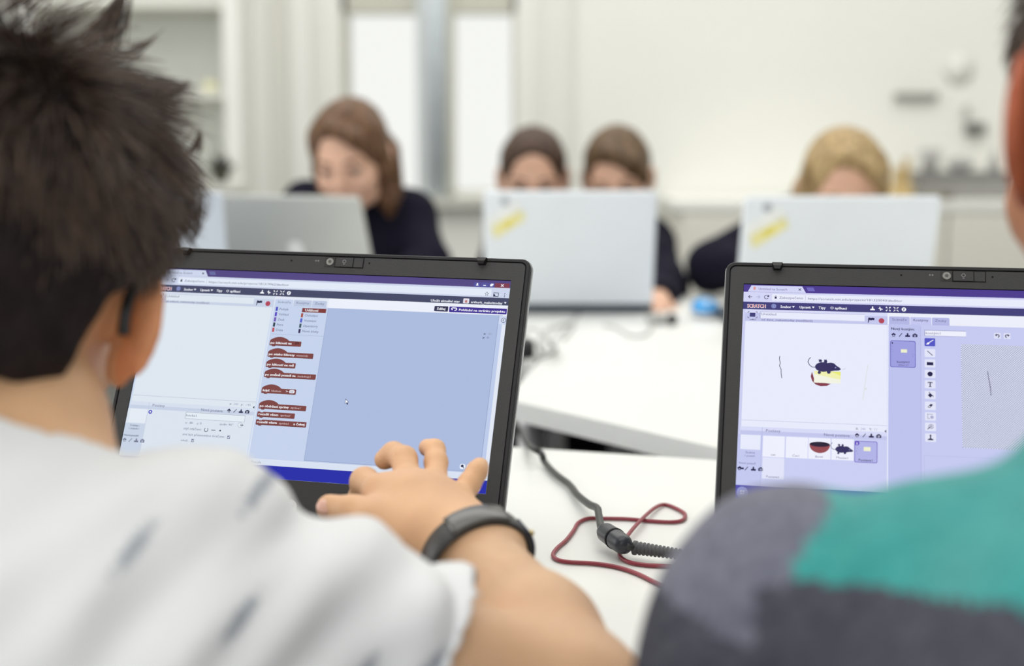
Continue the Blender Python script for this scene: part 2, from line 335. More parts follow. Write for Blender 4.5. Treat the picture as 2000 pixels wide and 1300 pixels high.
# wooden brush holder / mannequin like block
c = Vector((wx(1767, 5.1), 5.1, cz)); WOOD = mat('pale_wood', (206, 180, 128), .6, .3, var=.1, scale=30, stretch=(1, 1, .1))
t = empty('wooden_stand', c); tag(t, 'pale wooden upright stand with two posts on the counter beside the fair-haired child', 'stand')
child(MB().box(c+Vector((-.034, -.03, 0)), c+Vector((.034, .03, .05)), .004).build('base', WOOD, None), t)
child(MB().box(c+Vector((-.030, -.014, .05)), c+Vector((-.002, .014, .115)), .003).build('post', WOOD, None), t)
child(MB().box(c+Vector((.004, -.014, .05)), c+Vector((.026, .014, .148)), .003).build('post', WOOD, None), t)
c = Vector((wx(1842, 5.06), 5.06, cz))
m = MB(); m.use(mat('olive_brown', (150, 143, 110), .7)).box(c+Vector((-.045, -.02, 0)), c+Vector((.01, .02, .018)), .004).use(mat('dark_brown', (90, 80, 70), .7)).box(c+Vector((.008, -.02, 0)), c+Vector((.042, .02, .022)), .004)
tag(m.build('small_box'), 'tiny brown and olive box lying on the counter in front of the grey box', 'box')
m = MB().box((wx(1745), YW-.03, wz(194)), (wx(1828), YW-.001, wz(181)), .003)
tag(m.build('wall_rail', mat('mid_grey_metal', (150, 150, 145), .5)), 'short grey horizontal rail mounted on the white wall', 'rail')
m = MB().box((wx(1885), YW-.04, wz(262)), (wx(1922), YW-.001, wz(240)), .004).box((wx(1893), YW-.05, wz(255)), (wx(1912), YW-.04, wz(246)), .003)
tag(m.build('wall_socket', mat('dark_grey_plastic', (112, 112, 110), .6)), 'small dark grey bracket on the white wall above the grey box', 'bracket')
m = MB().box((wx(1880), YW-.02, wz(228)), (wx(1892), YW-.001, wz(206)), .003)
tag(m.build('wall_hook', mat('light_grey_plastic', (190, 190, 186), .6)), 'small light grey hook on the wall above the dark bracket', 'hook')
m = MB().lathe([(.001, 0), (.06, 0), (.060, .003), (.001, .004)]); o = m.build('wall_plate', mat('off_white_plastic', (230, 230, 224), .6), None, True)
o.location = (wx(1870), YW-.001, wz(135)); o.rotation_euler = (PI/2, 0, 0)
tag(o, 'round off-white plate fixed high on the wall at right', 'wall plate')
# ------------------------------------------------------------------ tables
TOP = mat('white_laminate', (228, 229, 226), .35, .35, var=.008, scale=6); EDGE = mat('white_edge_band', (240, 241, 240), .5, .3, var=.01)
LEG = mat('light_metal', (205, 206, 208), .4, .5, metal=.3)
def table(name, poly, label, legs, th=.025):
    cx = sum(p[0] for p in poly)/len(poly); cy = sum(p[1] for p in poly)/len(poly)
    t = empty(name, (cx, cy, 0)); tag(t, label, 'table')
    m = MB(); m.use(EDGE).prism(poly, TZ-th, TZ-.0006); m.use(TOP).prism([(cx+(x-cx)*.9992, cy+(y-cy)*.9992) for x, y in poly], TZ-.0006, TZ)
    child(m.build('tabletop'), t)
    for x, y in legs:
        child(MB().cyl((x, y, .01), (x, y, TZ-th), .018, n=16).cyl((x, y, 0), (x, y, .012), .024, n=16).build('leg', LEG, None, True), t)
a = onz(1008, 873); b = onz(1400, 898); e = (b-a).normalized(); nrm = Vector((e.y, -e.x, 0))
if nrm.y > 0: nrm = -nrm
p = [a-e*1.15, a+e*1.25, a+e*1.25+nrm*.86, a-e*1.15+nrm*.86]
cc = sum(p, Vector())/4
table('front_table', [(v.x, v.y) for v in p], 'white table in front carrying the two black laptops', [tuple((v+(cc-v)*.08)[:2]) for v in p])
g1, g2 = onz(1014, 785), onz(1401, 874); l1, l2 = onz(1014, 748), onz(1044, 714)
def isect(p, q, r, s):
    d1 = q-p; d2 = s-r; den = d1.x*d2.y-d1.y*d2.x; k = ((r.x-p.x)*d2.y-(r.y-p.y)*d2.x)/den; return p+d1*k
c1 = isect(g1, g2, l1, l2); a2 = a-nrm*.012; c2 = isect(g1, g2, a2, a2+e)
ld = (l2-l1).normalized(); c5 = c1+ld*((2.99-c1.y)/ld.y)
polyA = [c1, c2, c2+e*1.1, Vector((1.45, 2.98, 0)), c5]
table('centre_table', [(v.x, v.y) for v in polyA], 'white angular table behind, its corner nearest the two front laptops', [(c1.x+.035, c1.y+.09), (c2.x+.1, c2.y+.1), (1.3, 1.5), (1.35, 2.88), (c5.x+.1, 2.88)])
bl = onz(1030, 707); bl0 = c1+ld*((bl.y-c1.y)/ld.y)-Vector((.006, 0, 0)); bl1 = c5-Vector((.006, 0, 0))
table('side_table', [(-1.7, bl.y+.06), (bl0.x, bl0.y), (bl1.x, 2.99), (-1.7, 2.99)], 'white table at the back left under the grey laptop, wires lying on its corner', [(-1.6, 2.25), (bl0.x-.07, bl0.y+.08), (bl1.x-.08, 2.9), (-1.6, 2.9)])
# ------------------------------------------------------------------ laptops
D0, DH, LT, MV = .0479, .174, .2409, .2324; DT = D0+DH; HW = .1545
def rrect(x0, y0, x1, y1, r, w, n=5):
    P = []
    for cx, cy, a0 in ((x1-r, y1-r, 0), (x0+r, y1-r, PI/2), (x0+r, y0+r, PI), (x1-r, y0+r, 1.5*PI)):
        for i in range(n+1): t = a0+PI/2*i/n; P.append((cx+r*math.cos(t), cy+r*math.sin(t), w))
    return P
def lidmat(ph, ro, z=.02):
    u, v, w_ = Vector((1, 0, 0)), Vector((0, math.sin(ph), math.cos(ph))), Vector((0, -math.cos(ph), math.sin(ph)))
    return Matrix.Translation((0, 0, z)) @ Matrix((u, v, w_)).transposed().to_4x4() @ Matrix.Rotation(-ro, 4, 'Z')
SILV = mat('lid_silver', (176, 178, 180), .35, .5, metal=.7, var=.02)
BLK = mat('black_gap', (8, 8, 10), .6, .2)
def font_mesh(txt, bold=0.0, shear=0.0):
    c = bpy.data.curves.new('t', 'FONT'); c.body = txt; c.size = 1; c.offset = bold; c.shear = shear; c.resolution_u = 2
    o = bpy.data.objects.new('t', c); me = o.to_mesh(); vs = [tuple(v.co) for v in me.vertices]; fs = [tuple(p.vertices) for p in me.polygons]
    o.to_mesh_clear(); bpy.data.objects.remove(o); bpy.data.curves.remove(c); return vs, fs
class UI(MB):
    """flat interface drawn in display pixels 1366x768 on the panel"""
    def pt(s, X, Y, L): return ((X/1366-.5)*2*HW, D0+(1-Y/768)*DH, .00004*L)
    def poly(s, P, c, L): s.use(emi(c)); return s.add([s.pt(x, y, L) for x, y in P], [tuple(reversed(range(len(P))))])
    def rect(s, x0, y0, x1, y1, c, L=1): return s.poly([(x0, y0), (x1, y0), (x1, y1), (x0, y1)], c, L)
    def rr(s, x0, y0, x1, y1, r, c, L=1):
        return s.poly([(a, b) for a, b, _ in reversed(rrect(x0, y0, x1, y1, r, 0, 4))], c, L)
    def circ(s, x, y, r, c, L=1, n=20, ry=None): return s.poly([(x+r*math.cos(-2*PI*i/n), y+(ry or r)*math.sin(-2*PI*i/n)) for i in range(n)][::-1], c, L)
    def line(s, P, w, c, L=2):
        for (a, b), (d, e) in zip(P, P[1:]):
            l = math.hypot(d-a, e-b) or 1; nx, ny = -(e-b)/l*w/2, (d-a)/l*w/2
            s.poly([(a+nx, b+ny), (d+nx, e+ny), (d-nx, e-ny), (a-nx, b-ny)], c, L)
        return s
    def txt(s, t, x, y, w, h, c, L=4, bold=0.012, shear=0):
        """text with baseline y, starting at x, w wide, h = cap height"""
        vs, fs = font_mesh(t, min(bold, .008), shear); n0 = len(vs)
        if bold > .015: vs = vs+[(v[0]+bold*1.1, v[1]) for v in vs]; fs = fs+[tuple(i+n0 for i in f) for f in fs]
        a = min(v[0] for v in vs); b = max(v[0] for v in vs); k = w/(b-a); kh = h/.73
        s.use(emi(c)); return s.add([s.pt(x+(v[0]-a)*k, y-v[1]*kh, L) for v in vs], fs)
def icon_lib(u, x, y, c, L=4, bx=(200, 205, 225)):
    def sprite(x, y): u.poly([(x, y-7), (x+8, y), (x+4, y+3), (x+4, y+7), (x-4, y+7), (x-4, y+3), (x-8, y)], c, L); u.circ(x, y+3, 2.4, bx, L+1)
    def brush(x, y): u.line([(x-5, y+7), (x+5, y-6)], 2.4, c, L)
    def up(x, y): u.poly([(x-8, y+7), (x-8, y+1), (x-3, y+1), (x-3, y-1), (x-1.5, y-3), (x-4, y-3), (x, y-8), (x+4, y-3), (x+1.5, y-3), (x+3, y-1), (x+3, y+1), (x+8, y+1), (x+8, y+7)], c, L)
    def camr(x, y): u.rect(x-8, y-3, x+8, y+7, c, L); u.rect(x-4, y-6, x+4, y-3, c, L); u.circ(x, y+2, 3.4, bx, L+1); u.circ(x, y+2, 1.8, c, L+2)
    sprite(x, y); brush(x+23, y); up(x+46, y); camr(x+70, y)
def menubar_icons(u, x, y, wc, dark):
    u.poly([(x-2, y-8), (x+2, y-8), (x+2, y-1), (x+8, y+3), (x+8, y+6), (x-8, y+6), (x-8, y+3), (x-2, y-1)], wc, 4)
    X = x+26; u.line([(X-6, y-2), (X+7, y+2)], 3, wc, 4); u.line([(X-2, y-7), (X+1, y+7)], 3, wc, 4)
    X = x+52
    for sx in (-1, 1):
        for sy in (-1, 1): u.line([(X+sx*2.5, y+sy*2.5), (X+sx*6.5, y+sy*6.5)], 2.4, wc, 4); u.poly([(X+sx*8, y+sy*8), (X+sx*8, y+sy*3), (X+sx*3, y+sy*8)], wc, 4)
    X = x+78
    for sx in (-1, 1):
        for sy in (-1, 1): u.line([(X+sx*4.5, y+sy*4.5), (X+sx*8, y+sy*8)], 2.4, wc, 4); u.poly([(X+sx*2, y+sy*2), (X+sx*6.5, y+sy*2), (X+sx*2, y+sy*6.5)], wc, 4)
    u.circ(x+104, y, 7.5, wc, 4); u.txt('?', x+101, y+5, 6, 9.5, dark, 5, .04)
def common(u, C, stage_left, title, url, author):
    """browser chrome and editor frame shared by both screens"""
    u.rect(0, 0, 1366, 768, C['page'], 0); u.rect(0, 0, 1366, 28, C['title'], 1); u.rect(0, 27, 1366, 65, C['tool'], 1)
    u.poly([(14, 27), (26, 3), (200, 3), (213, 27)], C['tool'], 2); u.poly([(214, 6), (238, 6), (244, 20), (220, 20)], C['tab2'], 2)
    u.rr(33, 8, 41, 20, 2, (225, 160, 160), 3); u.txt(title, 51, 20, 98, 9, C['dim'], 3, 0); u.line([(188, 11), (196, 19)], 2, C['ink'], 3); u.line([(188, 19), (196, 11)], 2, C['ink'], 3)
    u.line([(17, 46), (30, 46)], 2, C['ink'], 3); u.line([(23, 40), (17, 46), (23, 52)], 2, C['ink'], 3)
    u.line([(44, 46), (57, 46)], 2, C['dim2'], 3); u.line([(51, 40), (57, 46), (51, 52)], 2, C['dim2'], 3)
    u.line([(79+7*math.cos(t), 46+7*math.sin(t)) for t in [k*.5 for k in range(1, 12)]], 2, C['ink'], 3); u.poly([(80, 45), (88, 45), (88, 37)], C['ink'], 3)
    u.rr(98, 34, 1300, 59, 3, C['addr'], 2); u.rect(107, 44, 114, 51, C['ink'], 3); u.line([(108.5, 45), (108.5, 41), (112.5, 41), (112.5, 45)], 1.4, C['ink'], 3)
    u.txt('Zabezpečeno', 123, 51, 81, 9, C['dim'], 3, 0); u.line([(212, 38), (212, 56)], 1, C['dim2'], 3); u.txt(url, 221, 52, 316, 9, C['dim'], 3, 0.0)
    u.rect(0, 65, 1366, 93, C['menu'], 2)
    u.txt('SCRATCH', 14, 87, 64, 14, C['white'], 3, .10); u.txt('SCRATCH', 15, 86, 62, 12, (214, 128, 130), 4, .02)
    u.circ(105, 79, 8.5, (140, 150, 205), 3); u.line([(97, 79), (113, 79)], 1, C['menu'], 4); u.line([(105, 71), (105, 87)], 1, C['menu'], 4); u.circ(105, 79, 4, C['menu'], 4, ry=8); u.circ(105, 79, 3, (140, 150, 205), 5, ry=7.4)
    for t, a, b in (('Soubor', 128, 165), ('Upravit', 193, 231), ('Tipy', 257, 281), ('O aplikaci', 297, 352)): u.txt(t, a, 85, b-a, 9.5, C['white'], 4, .025)
    for X in (172, 239): u.poly([(X-4.5, 77), (X+4.5, 77), (X, 84)], C['white'], 4)
    menubar_icons(u, 438, 79, C['white'], C['menu'])
    s0 = stage_left; u.rect(s0-2, 93, 490, 137, C['pane'], 2); u.rect(s0-2, 93, 490, 106, C['pane2'], 3)
    u.rect(20+4, 106, 43, 121, C['menu'], 4); u.line([(18, 107), (18, 102), (23, 102)], 1.6, C['ink'], 4); u.line([(44, 102), (49, 102), (49, 107)], 1.6, C['ink'], 4); u.line([(18, 120), (18, 125), (23, 125)], 1.6, C['ink'], 4); u.line([(44, 125), (49, 125), (49, 120)], 1.6, C['ink'], 4)
    u.txt('v461', 24, 134, 22, 6, C['ink'], 4)
    u.rect(59, 101, 412, 127, C['ink2'], 3); u.rect(60.5, 102.5, 412, 127, C['stage'], 4); u.txt('Untitled', 64, 114, 50, 9, C['dim'], 5, 0); u.rect(59, 118.5, 413, 137, C['pane'], 5) if False else None
    u.txt(author, 64, 134, 174, 8, C['dim'], 5, .004)
    u.rect(60, 125, 413, 137, C['pane'], 4)
    u.poly([(424, 113), (427, 112), (434, 114), (438, 112), (445, 114), (444, 122), (438, 121), (433, 123), (428, 121), (425, 132), (423, 132)], C['ink'], 5)
    u.circ(468, 123, 9.5, (178, 74, 92), 5); u.rect(s0, 137, 487, 495, C['stage'], 3)
    u.line([(s0, 495.5), (487, 495.5)], 1, C['dim2'], 4); u.rect(s0, 496, 487, 518, C['stage'], 3)
    u.rect(s0-2, 518, 487, 545, C['pane2'], 3); u.rect(s0-2, 532, 487, 545, C['pane'], 4)
    u.txt('Postavy', 93, 534, 48, 10, C['dim'], 5, 0); u.txt('Nová postava:', 284, 540, 85, 10, C['dim'], 5, .004); icon_lib(u, 391, 532, C['ink'], 5, C['pane2'])
    u.poly([(479, 515), (485, 510), (485, 520)], C['ink'], 5)
    u.rect(10, 547, 76, 598, C['stage'], 5); u.txt('Scéna', 28, 612, 31, 8, C['dim'], 5, 0); u.txt('1 pozadí', 26, 623, 33, 7, C['dim'], 5, 0); u.txt('Nové pozadí:', 8, 649, 56, 7, C['dim'], 5, 0)
def screen_left():
    u = UI(); W_ = (246, 249, 255)
    C = dict(page=(206, 219, 240), title=(86, 74, 132), tool=(205, 214, 236), tab2=(104, 108, 160), ink=(48, 52, 82), ink2=(120, 128, 160), dim=(104, 110, 138), dim2=(164, 172, 196), addr=(226, 234, 247), menu=(72, 76, 104), white=W_, pane=(200, 210, 230), pane2=(214, 223, 238), stage=(222, 231, 240))
    common(u, C, 7, 'Untitled na Scratch', 'https://scratch.mit.edu/projects/181319962/#editor', 'od arthurk_makeittoday (nesdílené)')
    u.rect(0, 545, 487, 722, (219, 228, 239), 4); u.rect(0, 600, 78, 722, (200, 212, 230), 5); u.rect(10, 547, 76, 598, (228, 235, 244), 6); u.txt('Scéna', 20, 612, 31, 8, C['dim'], 6, 0); u.txt('1 pozadí', 18, 623, 33, 7, C['dim'], 6, 0); u.txt('Nové pozadí:', 4, 649, 56, 7, C['dim'], 6, 0)
    icon_lib(u, 10, 663, (120, 126, 150), 6, (200, 212, 230))
    u.line([(79, 520), (79, 700)], 1, (180, 190, 212), 6)
    for a, t, w_ in ((388, 'x:', 9), (404, '240', 17), (432, 'y:', 9), (448, '-140', 22)): u.txt(t, a, 511, w_, 8, C['dim'] if t[0] in 'xy' else C['dim2'], 5, .01)
    u.circ(89, 555, 7.5, (70, 72, 190), 6); u.circ(89, 555, 3, W_, 7)
    u.rect(227, 547, 457, 572, (150, 158, 178), 5); u.rect(228.5, 548.5, 456, 571, (228, 236, 244), 6); u.txt('kocka1', 231, 563, 40, 9, C['dim'], 7, 0)
    u.txt('x: -80', 232, 590, 30, 8, C['dim'], 6, 0); u.txt('y: 0', 277, 590, 18, 8, C['dim'], 6, 0); u.txt('směr: 90°', 365, 588, 51, 8, C['dim'], 6, 0)
    u.circ(443, 583, 9, (140, 150, 172), 6); u.circ(443, 583, 7.8, (228, 236, 244), 7); u.line([(443, 583), (455, 583)], 3, C['ink'], 8)
    u.txt('styl otáčení:', 230, 612, 69, 9, C['dim'], 6, 0)
    u.line([(317+7*math.cos(t), 608+7*math.sin(t)) for t in [-.9+k*.45 for k in range(12)]], 2.2, C['ink'], 6); u.line([(337, 608), (353, 608)], 2, C['ink'], 6); u.circ(371, 608, 3, C['ink'], 6)
    u.txt('smí být přesouváno hráčem:', 230, 633, 162, 8.5, C['dim'], 6, 0); u.rect(402, 624, 413, 636, C['ink2'], 6); u.line([(404, 630), (407, 633), (412, 626)], 2, W_, 7)
    u.txt('ukaž:', 228, 655, 28, 8, C['dim'], 6, 0); u.rect(268, 645, 278, 656, C['ink2'], 6); u.line([(270, 650), (273, 653), (277, 647)], 1.6, W_, 7)
    # tabs and palette
    P = (198, 211, 236)
    u.rect(492, 93, 1366, 722, (226, 232, 244), 2)
    for a, b, t, s_ in ((495, 565, 'Scénáře', 1), (567, 636, 'Kostýmy', 0), (638, 694, 'Zvuky', 0)):
        u.rr(a, 104, b, 132, 4, P if s_ else (190, 202, 226), 3); u.txt(t, a+11, 119, b-a-20, 9, C['dim'], 5, 0)
    u.rect(495, 128, 1352, 700, P, 4)
    cats = (((505, 'Pohyb', (74, 80, 190)), (505, 'Vzhled', (86, 70, 190)), (505, 'Zvuk', (110, 84, 176)), (505, 'Pero', (50, 66, 80)), (505, 'Data', (190, 84, 92))), ((606, 'Události', (128, 62, 60)), (606, 'Ovládání', (170, 84, 74)), (606, 'Vnímání', (86, 96, 200)), (606, 'Operátory', (66, 92, 100)), (606, 'Nové bloky', (58, 52, 90))))
    for ci, colm in enumerate(cats):
        for ri, (X, t, c) in enumerate(colm):
            Y = 134+ri*20
            if t == 'Události': u.rect(604, Y, 696, Y+16, c, 5); u.txt(t, 616, Y+12, 50, 9.5, W_, 6, .02)
            else: u.rect(X-3, Y, X+5, Y+16, c, 5); u.txt(t, X+12, Y+12, {'Pohyb': 34, 'Vzhled': 38, 'Zvuk': 26, 'Pero': 24, 'Data': 26, 'Ovládání': 50, 'Vnímání': 47, 'Operátory': 56, 'Nové bloky': 62}[t], 9, (92, 98, 128), 6, 0)
    u.line([(500, 238), (700, 238)], 1.2, (168, 180, 206), 5)
    HB = (126, 72, 70); HD = (98, 54, 54)
    def block(x, y, x2, words, hat=True, h=18):
        """words: list of (text, x, w, bold)"""
        for dy, c, L in ((1.6, HD, 5), (0, HB, 6)):
            if hat:
                top = [(x+2, y-2)]+[(x+2+70*k/12, y-2-12*math.sin(PI*k/12)**.8) for k in range(1, 12)]+[(x+74, y)]
            else: top = [(x+2, y), (x+9, y), (x+12, y+3), (x+20, y+3), (x+23, y)]
            u.poly([(a, b+dy) for a, b in top+[(x2-2, y), (x2, y+2), (x2, y+h-2), (x2-2, y+h), (x+24, y+h), (x+21, y+h+3), (x+12, y+h+3), (x+9, y+h), (x+2, y+h), (x, y+h-2), (x, y+2)]], c, L)
        for t, tx, tw, bd in words: u.txt(t, tx, y+h-5, tw, 8.5 if bd else 7.5, W_ if bd else (226, 206, 208), 8, .035 if bd else .0)
    block(501, 262, 622, [('po kliknutí na', 505, 81, 1)]); u.poly([(598, 265), (606, 264), (614, 266), (614, 273), (606, 272), (600, 277)], HD, 8)
    block(501, 305, 675, [('po stisku klávesy', 505, 100, 1), ('mezerník', 612, 43, 0)])
    block(501, 344, 614, [('po kliknutí na mě', 505, 103, 1)])
    block(501, 382, 697, [('po změně pozadí na', 505, 116, 1), ('backdrop1', 629, 48, 0)])
    block(501, 441, 632, [('když', 506, 26, 1), ('hlasitost', 539, 37, 0), ('>', 594, 8, 1)]); u.rr(606, 444, 627, 456, 5.5, (226, 228, 238), 8); u.txt('10', 611, 454, 10, 7, (140, 110, 120), 9, 0)
    block(501, 499, 680, [('po obdržení zprávy', 505, 110, 1), ('zpráva1', 622, 36, 0)])
    block(500, 529, 642, [('rozešli všem', 505, 75, 1), ('zpráva1', 588, 36, 0)], False)
    block(500, 558, 690, [('rozešli všem', 505, 75, 1), ('zpráva1', 588, 36, 0), ('a čekej', 642, 42, 1)], False)
    # script area
    SA = (172, 188, 223)
    u.rect(702, 130, 1352, 696, (150, 164, 200), 5); u.rect(703.5, 131, 1336, 694, SA, 6); u.rect(1338, 131, 1352, 694, (190, 204, 235), 6)
    u.rect(492, 702, 1366, 722, (216, 226, 242), 7); u.txt('Batoh', 508, 717, 36, 9, C['dim'], 8, 0)
    u.txt('x:', 1290, 204, 9, 8, C['ink'], 8, .02); u.txt('-80', 1304, 204, 16, 8, (150, 160, 186), 8, 0); u.txt('y:', 1288, 218, 9, 8, C['ink'], 8, .02); u.txt('0', 1304, 218, 7, 8, (110, 120, 150), 8, 0)
    u.rr(1340, 133, 1366, 164, 5, (206, 216, 240), 7); u.circ(1356, 148, 9, C['ink'], 8); u.circ(1356, 148, 7.4, (214, 222, 242), 9); u.txt('?', 1353, 152.5, 6, 8.5, C['ink'], 10, 0)
    # pointer, zoom buttons, title buttons, toolbar, user row
    u.poly([(820, 464), (820, 483), (825, 479), (829, 486), (833, 484), (829, 477), (835, 477)], C['ink'], 8); u.poly([(821.5, 467.5), (821.5, 480), (832, 476)], W_, 9)
    for X in (1274, 1298, 1322): u.rr(X-10, 670, X+10, 688, 7, (236, 241, 252), 8)
    u.circ(1273, 677, 5, C['ink'], 9); u.line([(1276, 680), (1280, 685)], 2.4, C['ink'], 9); u.line([(1293, 676), (1303, 676)], 2, C['ink'], 9); u.line([(1293, 681), (1303, 681)], 2, C['ink'], 9); u.circ(1322, 677, 5, C['ink'], 9)
    u.rect(0, 722, 1366, 768, (44, 50, 168), 8)
    pass
    u.circ(24, 745, 16, (90, 120, 200), 9); u.txt('17', 1334, 762, 12, 9, W_, 9, 0)
    for a, b, c in ((1233, 1257, (86, 86, 160)), (1259, 1285, (86, 86, 160)), (1286, 1308, (86, 86, 160)), (1309, 1364, (128, 66, 84))): u.rr(a, 10, b-1, 27, 2, c, 3)
    u.circ(1245, 15.5, 3, W_, 4); u.poly([(1240, 22), (1243, 17), (1247, 17), (1250, 22)], W_, 4); u.rect(1267, 19, 1277, 22, W_, 4); u.rect(1292, 16, 1301, 23, W_, 4); u.rect(1295, 13, 1304, 19, W_, 4); u.line([(1332, 14), (1341, 23)], 2.4, W_, 4); u.line([(1341, 14), (1332, 23)], 2.4, W_, 4)
    u.poly([(1284+9*math.cos(-PI/2+k*PI/5)*(1 if k % 2 == 0 else .45), 52+9*math.sin(-PI/2+k*PI/5)*(1 if k % 2 == 0 else .45)) for k in range(10)], C['ink'], 4)
    u.poly([(1284+6*math.cos(-PI/2+k*PI/5)*(1 if k % 2 == 0 else .45), 52+6*math.sin(-PI/2+k*PI/5)*(1 if k % 2 == 0 else .45)) for k in range(10)], C['addr'], 5)
    u.rect(1308, 46, 1327, 61, C['ink'], 4); u.rect(1310, 48, 1325, 59, C['tool'], 5); u.poly([(1308, 52), (1312, 52), (1318, 61), (1308, 61)], C['ink'], 6)
    for k in range(3): u.circ(1349, 48+k*6, 1.8, C['ink'], 4)
    u.txt('Uložit aktuální stav', 1082, 89, 107, 9, W_, 4, .022); u.rr(1201, 72, 1223, 91, 3, (226, 222, 232), 4); u.rect(1208, 79, 1216, 88, (190, 120, 120), 5); u.txt('arthurk_makeittoday', 1230, 89, 115, 9, W_, 4, .02); u.poly([(1350, 80), (1359, 80), (1354.5, 87)], W_, 4)
    u.rect(700, 93, 1366, 130, (236, 240, 250), 6); u.rect(703.5, 130, 1336, 132, SA, 6)
    u.rr(1099, 105, 1150, 125, 3, (58, 56, 86), 7); u.txt('Sdílej', 1109, 119, 31, 9, W_, 8, .03)
    u.rr(1154, 105, 1364, 126, 3, (66, 50, 146), 7); u.txt('Pohlédni na stránku projektu', 1190, 120, 168, 9, W_, 8, .03)
    u.line([(1166, 118), (1162, 112), (1168, 109), (1174, 111)], 3.5, W_, 8); u.line([(1172, 110), (1180, 110), (1182, 116), (1174, 120)], 3.5, W_, 8)
    return u
def screen_right():
    u = UI(); W_ = (248, 249, 255)
    C = dict(page=(204, 207, 240), title=(78, 62, 142), tool=(212, 214, 246), tab2=(112, 104, 186), ink=(44, 40, 80), ink2=(124, 124, 170), dim=(104, 102, 146), dim2=(176, 176, 212), addr=(232, 235, 250), menu=(68, 66, 122), white=W_, pane=(196, 199, 236), pane2=(216, 219, 247), stage=(231, 235, 251))
    common(u, C, 10, 'Untitled na Scratch', 'https://scratch.mit.edu/projects/181320040/#editor', 'od danz_makeittoday (nesdílené)')
    u.rect(0, 545, 487, 722, (203, 207, 243), 3); u.rect(0, 545, 80, 722, (196, 201, 240), 4); u.line([(80.5, 518), (80.5, 722)], 1.4, (178, 182, 226), 5)
    u.poly([(8, 668), (8, 661), (13, 658), (18, 663), (23, 660), (25, 668)], C['ink'], 6)
    icon_lib(u, 10, 664, C['ink'], 5, (196, 201, 240))
    for a, t, w_ in ((386, 'X:', 9), (402, '240', 16), (430, 'Y:', 9), (447, '11', 8)): u.txt(t, a, 514, w_, 8, C['ink'] if t[0] in 'XY' else C['dim2'], 5, .01)
    # stage drawings: pen line, mouse, bowl, yellow sheet, faint stroke
    u.line([(131, 262), (130, 272), (133, 288), (131, 298), (137, 312), (137, 323), (140, 342)], 2.2, (60, 56, 76), 5)
    u.line([(424, 284), (421, 310), (416, 345), (413, 372), (408, 410)], 1.4, (214, 218, 206), 5); u.line([(413, 372), (420, 366), (418, 374)], 1.4, (214, 218, 190), 5)
    u.poly([(247+48*math.cos(t), 330+34*math.sin(t)) for t in [math.radians(a) for a in range(20, 240, 12)]][::-1] if False else [(238+2*k*0, 0) for k in []] or [(240, 315), (236, 332), (241, 348), (252, 360), (270, 366), (290, 364), (303, 356), (250, 350)], (132, 62, 78), 5)
    u.rect(247, 312, 335, 354, (242, 243, 226), 6); u.poly([(247, 312), (335, 312), (335, 340), (300, 334), (247, 322)], (240, 240, 176), 7); u.poly([(300, 312), (335, 312), (335, 326)], (232, 234, 120), 8)
    def mouse(x, y, k, flip=False):
        c = (58, 54, 98); g = lambda P: [(x+a*k, y+b*k) for a, b in P]
        u.circ(x, y, 30*k, c, 9, ry=19*k); u.circ(x+26*k, y-1*k, 22*k, c, 9, ry=17*k); u.poly(g([(34, -15), (58, 0), (64, 7), (56, 12), (30, 14)]), c, 9)
        u.circ(x+8*k, y-22*k, 6*k, c, 9); u.circ(x-10*k, y-24*k, 5*k, c, 9); u.circ(x-14*k, y+22*k, 6*k, c, 9); u.circ(x+20*k, y+19*k, 7*k, c, 9); u.circ(x+44*k, y+1*k, 2.6*k, (150, 150, 200), 10)
        for a in (-14, -8, 6, 12): u.line(g([(a, -18), (a-2, -30)]), 3*k, c, 9)
        u.line(g([(-26, 2), (-40, 2), (-50, -6), (-56, -18), (-52, -30), (-46, -36)]), 2.6*k, c, 9)
    mouse(277, 297, .92); u.line([(340, 305), (352, 299)], 1, C['dim2'], 9)
    # sprite pane
    for i, (X, t, X0, X1) in enumerate(((84, 'cat', 112, 127), (160, 'Cat1', 182, 204), (234, 'Bowl', 257, 281), (309, 'Mouse1', 325, 363))):
        u.rr(X, 548, X+72, 621, 2, (238, 240, 253), 5); u.txt(t, X0, 616, X1-X0, 7.5, C['dim'], 6, 0)
    u.rr(383, 552, 457, 626, 5, (112, 92, 190), 5); u.rr(385, 554, 455, 624, 4, (178, 180, 232), 6); u.txt('Postava1', 397, 621, 44, 8, C['ink'], 7, .01)
    u.rect(413, 572, 435, 586, (240, 242, 206), 7); u.circ(391, 560, 8, (106, 84, 192), 7); u.txt('i', 389.6, 565, 3, 9, W_, 8, .06)
    for a in ((392, 578), (390, 588), (393, 597)): u.circ(a[0], a[1], 1, C['ink'], 7, 6)
    u.rr(85, 623, 156, 696, 2, (226, 229, 250), 5); u.txt('Postava2', 99, 692, 42, 7.5, C['dim'], 6, 0)
    u.poly([(237+67*0, 569)]+[(270.5-33.5*math.cos(t), 572+28*math.sin(t)) for t in [PI*k/14 for k in range(15)]], (150, 78, 86), 6); u.circ(270.5, 570, 33.5, (70, 44, 66), 7, ry=9); u.circ(270.5, 568.8, 31, (48, 40, 60), 8, ry=7.5)
    mouse(340, 584, .62)
    u.line([(489.5, 93), (489.5, 722)], 3, (236, 240, 253), 4); u.rect(491, 93, 1366, 135, (236, 239, 250), 3)
    for a, b, t, s_ in ((493, 561, 'Scénáře', 0), (563, 632, 'Kostýmy', 1), (634, 691, 'Zvuky', 0)):
        u.rr(a, 106, b, 140, 4, (196, 199, 240) if s_ else (180, 183, 228), 4); u.txt(t, a+10, 121, b-a-20, 9.5, C['dim'] if not s_ else C['ink'], 5, 0)
